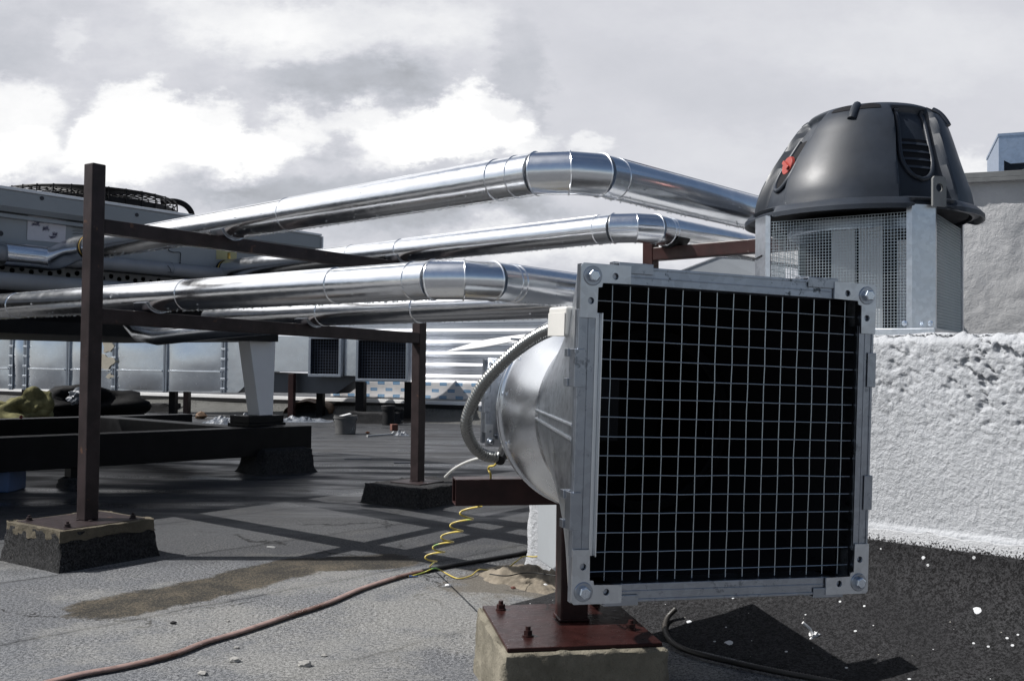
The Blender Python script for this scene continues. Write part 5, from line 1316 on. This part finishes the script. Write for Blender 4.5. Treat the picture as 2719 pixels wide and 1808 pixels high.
q = G(55, 1148); b = MB(); b.ico(P(56, 1107, 6.2), .012, 2); tag(obj('red_cap', b, M['red'], None), 'tiny red cap on the far beam of the black frame at left', 'cap')

# hose
def ground_path(pts, z): return [G(u, v, z) for u, v in pts]
hp = ground_path(((60, 1828), (130, 1810), (220, 1788), (310, 1772), (400, 1752), (470, 1733), (545, 1704), (640, 1676), (760, 1636), (870, 1600), (960, 1562), (1060, 1530), (1120, 1516)), .008)
b = MB(); hs = spline(hp, 10); b.tube(hs, .0112, 14, flat=.48, upf=Z); tag(obj('flat_hose', b, M['hose'], None, smooth=60), 'long brown flat hose running across the sunlit roof', 'hose')
hp2 = ground_path(((1122, 1516), (1180, 1504), (1250, 1492), (1330, 1478), (1385, 1468), (1440, 1452)), .008)
b = MB(); b.tube(spline(hp2, 10), .0115, 12, flat=.6, upf=Z); tag(obj('black_hose', b, M['rubber'], None, smooth=60), 'black hose end continuing the brown hose towards the white wall', 'hose')
# earth wire: hook at the conduit, coil to the ground, run along the roof
wr = .0023
pts = [P(1321, 1226, 2.07), P(1312, 1236, 2.08), P(1300, 1238, 2.09), P(1297, 1246, 2.10), P(1303, 1262, 2.11), P(1300, 1290, 2.27), P(1285, 1325, 2.27), P(1262, 1338, 2.24)]
p_top = P(1258, 1346, 2.22); p_bot = P(1138, 1492, 2.75)
ax = (p_bot - p_top); turns = 5.0; n_ = 120
sd_, u_ = V((1, 0, 0)), V((0, 1, 0))
for k in range(n_ + 1):
    t = k / n_; a = 2 * math.pi * turns * t + .6
    pts.append(p_top + ax * t + sd_ * math.cos(a) * .021 + u_ * math.sin(a) * .021 + Z * .0)
pts = spline(pts[:8], 5) + pts[8:]
tail = spline([pts[-1]] + [G(u, v, z) for u, v, z in ((1142, 1503, .006), (1130, 1518, .004), (1085, 1530, .004))], 6)
b = MB(); b.tube(pts + tail[1:], wr, 8); tag(obj('coiled_earth_wire', b, M['earth'], None, smooth=60), 'coiled yellow-green earth wire hanging down from the fan conduit', 'wire')
w2 = spline([G(1090, 1531, .003), G(1128, 1518, .012), G(1155, 1508, .030), G(1178, 1518, .010), G(1215, 1535, .004), G(1250, 1528, .006), G(1272, 1512, .014), G(1300, 1513, .010), G(1340, 1512, .020), G(1368, 1492, .05), G(1390, 1477, .07)] + [P(1425, 1477, 2.95), P(1450, 1462, 2.85), P(1466, 1442, 2.7), P(1484, 1433, 2.5)], 8)
b = MB(); b.tube(w2, wr, 8); tag(obj('straight_earth_wire', b, M['earth'], None, smooth=60), 'loose yellow-green earth wire waving along the roof to the red post', 'wire')
b = MB(); b.lathe(G(1086, 1530, .004), V((1, .1, 0)).normalized(), [(0, .004), (.012, .004), (.012, .002), (.03, .002)], 10); tag(obj('cable_lug', b, M['bluebox'], None), 'small blue cable lug at the end of the coiled wire', 'cable lug')
b = MB(); b.tube(spline([P(1182, 1266, 2.6), P(1205, 1245, 2.5), P(1240, 1226, 2.4), P(1280, 1215, 2.3), P(1318, 1216, 2.12)], 8), .0035, 8); tag(obj('white_cable', b, M['cable'], None, smooth=60), 'white cable arching from behind the stand beam to the conduit end', 'cable')
# armoured cable at the bottom right
ap = [G(u, v, z) for u, v, z in ((1795, 1615, .06), (1772, 1640, .035), (1766, 1672, .015), (1785, 1705, .012), (1830, 1728, .012), (1920, 1752, .012), (2050, 1780, .012), (2200, 1808, .012), (2380, 1845, .012))]
pe = even(spline(ap, 14), .0036)
b = MB(); b.tube(pe, [.0078 if (i % 2) else .0062 for i in range(len(pe))], 12); tag(obj('armoured_cable', b, M['armour'], None, smooth=60), 'dark ribbed armoured cable snaking along the skirt at the bottom right', 'cable')
b = MB(); cz_ = spline([G(u, v, .03) for u, v in ((1300, 1540), (1345, 1545), (1390, 1537), (1430, 1538), (1478, 1545))], 6); b.tube([p + Z * .02 for p in cz_], .002, 6); tag(obj('thin_black_wire', b, M['rubber'], None), 'thin black wire lying over the mortar left of the red post', 'wire')
b = MB(); q = G(2163, 1700, .035)
b.ico(q, .015, 3, (.9, .8, 1.15), 1.1, 3); b.tube([q, q + V((-.012, .0, .03)), q + V((-.03, .0, .045))], .004, 6); tag(obj('plaster_clump', b, M['board_white'], None, smooth=40), 'white plaster clump stuck on the black skirt at the shadow edge', 'rubble')

# ------------------------------------------------------------------ light and sky
SUN_AZ = V((-1.0, -0.05, 0)).normalized(); EL = R(48.5)
sdir = V((SUN_AZ.x * math.cos(EL), SUN_AZ.y * math.cos(EL), math.sin(EL)))
sl_ = bpy.data.lights.new('sun', 'SUN'); sl_.energy = 5.0; sl_.angle = R(0.5); sl_.color = (1.0, .975, .94)
so_ = bpy.data.objects.new('sun', sl_); col.objects.link(so_); so_.rotation_euler = sdir.to_track_quat('Z', 'Y').to_euler(); so_.location = (-6, 0, 8)
w = bpy.data.worlds.new('World'); scene.world = w; w.use_nodes = True
t = NT(w.node_tree); bg = t.n['Background']
sky = t.add('ShaderNodeTexSky', sky_type='NISHITA'); sky.sun_disc = False; sky.sun_elevation = EL; sky.sun_rotation = math.atan2(sdir.x, sdir.y); sky.air_density = 1.0; sky.dust_density = 1.0
d = t.add('ShaderNodeTexCoord').outputs['Generated']
sp = t.add('ShaderNodeSeparateXYZ', {0: d}).outputs
ysafe = t.math('MAXIMUM', sp[1], .06)
a = t.math('DIVIDE', sp[0], ysafe); bb = t.math('DIVIDE', sp[2], ysafe)
p0 = t.add('ShaderNodeCombineXYZ', {0: a, 1: bb, 2: 0.0}).outputs[0]
flat = t.add('ShaderNodeCombineXYZ', {0: a, 1: t.math('MULTIPLY', bb, 1.7), 2: 3.0}).outputs[0]
n1 = t.vm('SUBTRACT', t.noise(flat, 7, 3, .55)[1], (.5, .5, .5)); n2 = t.vm('SUBTRACT', t.noise(flat, 26, 7, .62)[1], (.5, .5, .5))
def scale(vv, k): return t.vm('MULTIPLY', vv, (k, k * .8, 0))
n3 = t.vm('SUBTRACT', t.noise(flat, 75, 6, .65)[1], (.5, .5, .5))
p = t.vm('ADD', t.vm('ADD', t.vm('ADD', p0, scale(n1, .085)), scale(n2, .060)), scale(n3, .022))
blobs = [  # u, v, ru, rv, amount, hardness
 (20, 350, 150, 125, .34, .72), (100, 430, 130, 60, .26, .5), (-40, 150, 260, 150, -.10, .5), (190, 105, 70, 55, .12, .4),
 (370, 330, 150, 95, .40, .75), (520, 340, 150, 95, .36, .72), (300, 400, 110, 90, .34, .7), (640, 370, 140, 70, .42, .6), (430, 430, 260, 70, .24, .4), (760, 345, 120, 60, .30, .5),
 (1270, 300, 150, 88, .42, .78), (1180, 350, 150, 80, .36, .7), (1350, 360, 110, 60, .34, .7), (1080, 390, 200, 50, .34, .4), (960, 335, 110, 50, .28, .4), (1560, 395, 75, 40, .22, .55),
 (620, 40, 230, 90, .22, .4), (1000, 50, 330, 95, .19, .4), (760, 130, 170, 60, .12, .4), (1330, 60, 110, 110, .08, .3),
 (900, 220, 260, 70, -.20, .4), (1120, 215, 120, 70, -.10, .3), (880, 390, 100, 40, -.14, .4), (1370, 200, 80, 200, -.13, .45), (1420, 330, 45, 110, -.10, .4),
 (800, 500, 430, 70, -.20, .3), (520, 480, 170, 45, -.08, .3), (1150, 570, 420, 75, -.27, .4), (1330, 540, 160, 40, -.08, .3), (1500, 640, 420, 75, .26, .3), (960, 650, 200, 40, -.10, .3),
 (2580, 455, 150, 55, .24, .3), (2050, 430, 380, 90, .05, .2), (2450, 130, 420, 130, .09, .2), (1900, 250, 420, 120, -.05, .2), (1750, 60, 300, 60, .04, .2), (1600, 100, 260, 160, -.03, .3)]
acc = None
for u, v, ru, rv, am, hd in blobs:
    r_ = ray(u, v); ca, cb = r_.x / r_.y, r_.z / r_.y
    q = t.vm('MULTIPLY', t.vm('SUBTRACT', p, (ca, cb, 0)), (FPX / ru, FPX / rv, 0))
    L_ = t.vm('LENGTH', q)
    m_ = t.sm(L_, 1.25, hd, 0.0, am)
    acc = m_ if acc is None else t.math('ADD', acc, m_)
fb = t.noise(flat, 10, 9, .62)[0]
left = t.sm(a, .06, -.05)
amp = t.math('ADD', .15, t.math('MULTIPLY', left, .30))
L = t.math('ADD', t.math('ADD', .59, acc), t.math('MULTIPLY', t.math('SUBTRACT', fb, .5), amp))
cl = t.ramp(L, [(0.0, (.24, .255, .285)), (.22, (.36, .375, .405)), (.42, (.53, .55, .60)), (.58, (.665, .675, .725)), (.70, (.78, .79, .825)), (.84, (.91, .915, .93)), (1.0, (1.02, 1.02, 1.02))])
# elsewhere: blue sky with drifting clouds
on = t.noise(t.vm('ADD', t.vm('MULTIPLY', d, (1, 1, 1.8)), (3.1, 1.7, .4)), 2.6, 7, .58)[0]
cov = t.sm(on, .50, .62)
sd = t.vm('DOT_PRODUCT', d, tuple(sdir))
glow = t.sm(sd, .80, .985)
skyc = t.vm('MULTIPLY', sky.outputs[0], (SKYK, SKYK, SKYK))
oth = t.mix(t.math('MULTIPLY', cov, OTHCOV), skyc, c4((.50, .52, .56)))
fm = t.math('MULTIPLY', t.sm(sp[1], .50, .78), t.sm(sp[2], .52, .38))
lo_l = t.math('MULTIPLY', t.math('MULTIPLY', t.sm(sp[0], -.15, -.6), t.sm(sp[1], -.12, .25)), t.sm(sp[2], .62, .40))
gl = t.math('MULTIPLY', t.math('MAXIMUM', glow, lo_l), t.sm(on, .34, .56, .70, 1.0))
hi_l = t.math('MULTIPLY', t.math('MULTIPLY', t.sm(sp[2], .36, .50), t.sm(sp[2], .70, .58)), t.math('MULTIPLY', t.sm(sp[0], .25, -.10), t.sm(sp[1], .05, .35)))
gl = t.math('MAXIMUM', gl, t.math('MULTIPLY', hi_l, t.sm(on, .30, .52, .75, 1.0)))
oth = t.mix(gl, oth, c4((1.35, 1.35, 1.36)))
hzb = t.math('MULTIPLY', t.math('MULTIPLY', t.sm(sp[2], .26, .02), t.sm(sp[2], -.06, -.01)), .55)
oth = t.mix(hzb, oth, c4((.62, .65, .70)))
colr = t.vm('MULTIPLY', t.mix(fm, oth, cl), (.707, .707, .707))
t.put(bg, 'Color', colr); bg.inputs['Strength'].default_value = 1.0
scene.view_settings.view_transform = 'Standard'; scene.view_settings.look = 'None'; scene.view_settings.exposure = 0.5; scene.view_settings.gamma = 1.0
scene.render.engine = 'CYCLES'
scene.cycles.max_bounces = 8; scene.cycles.glossy_bounces = 5; scene.cycles.transmission_bounces = 6
print('objects', len(scene.objects))
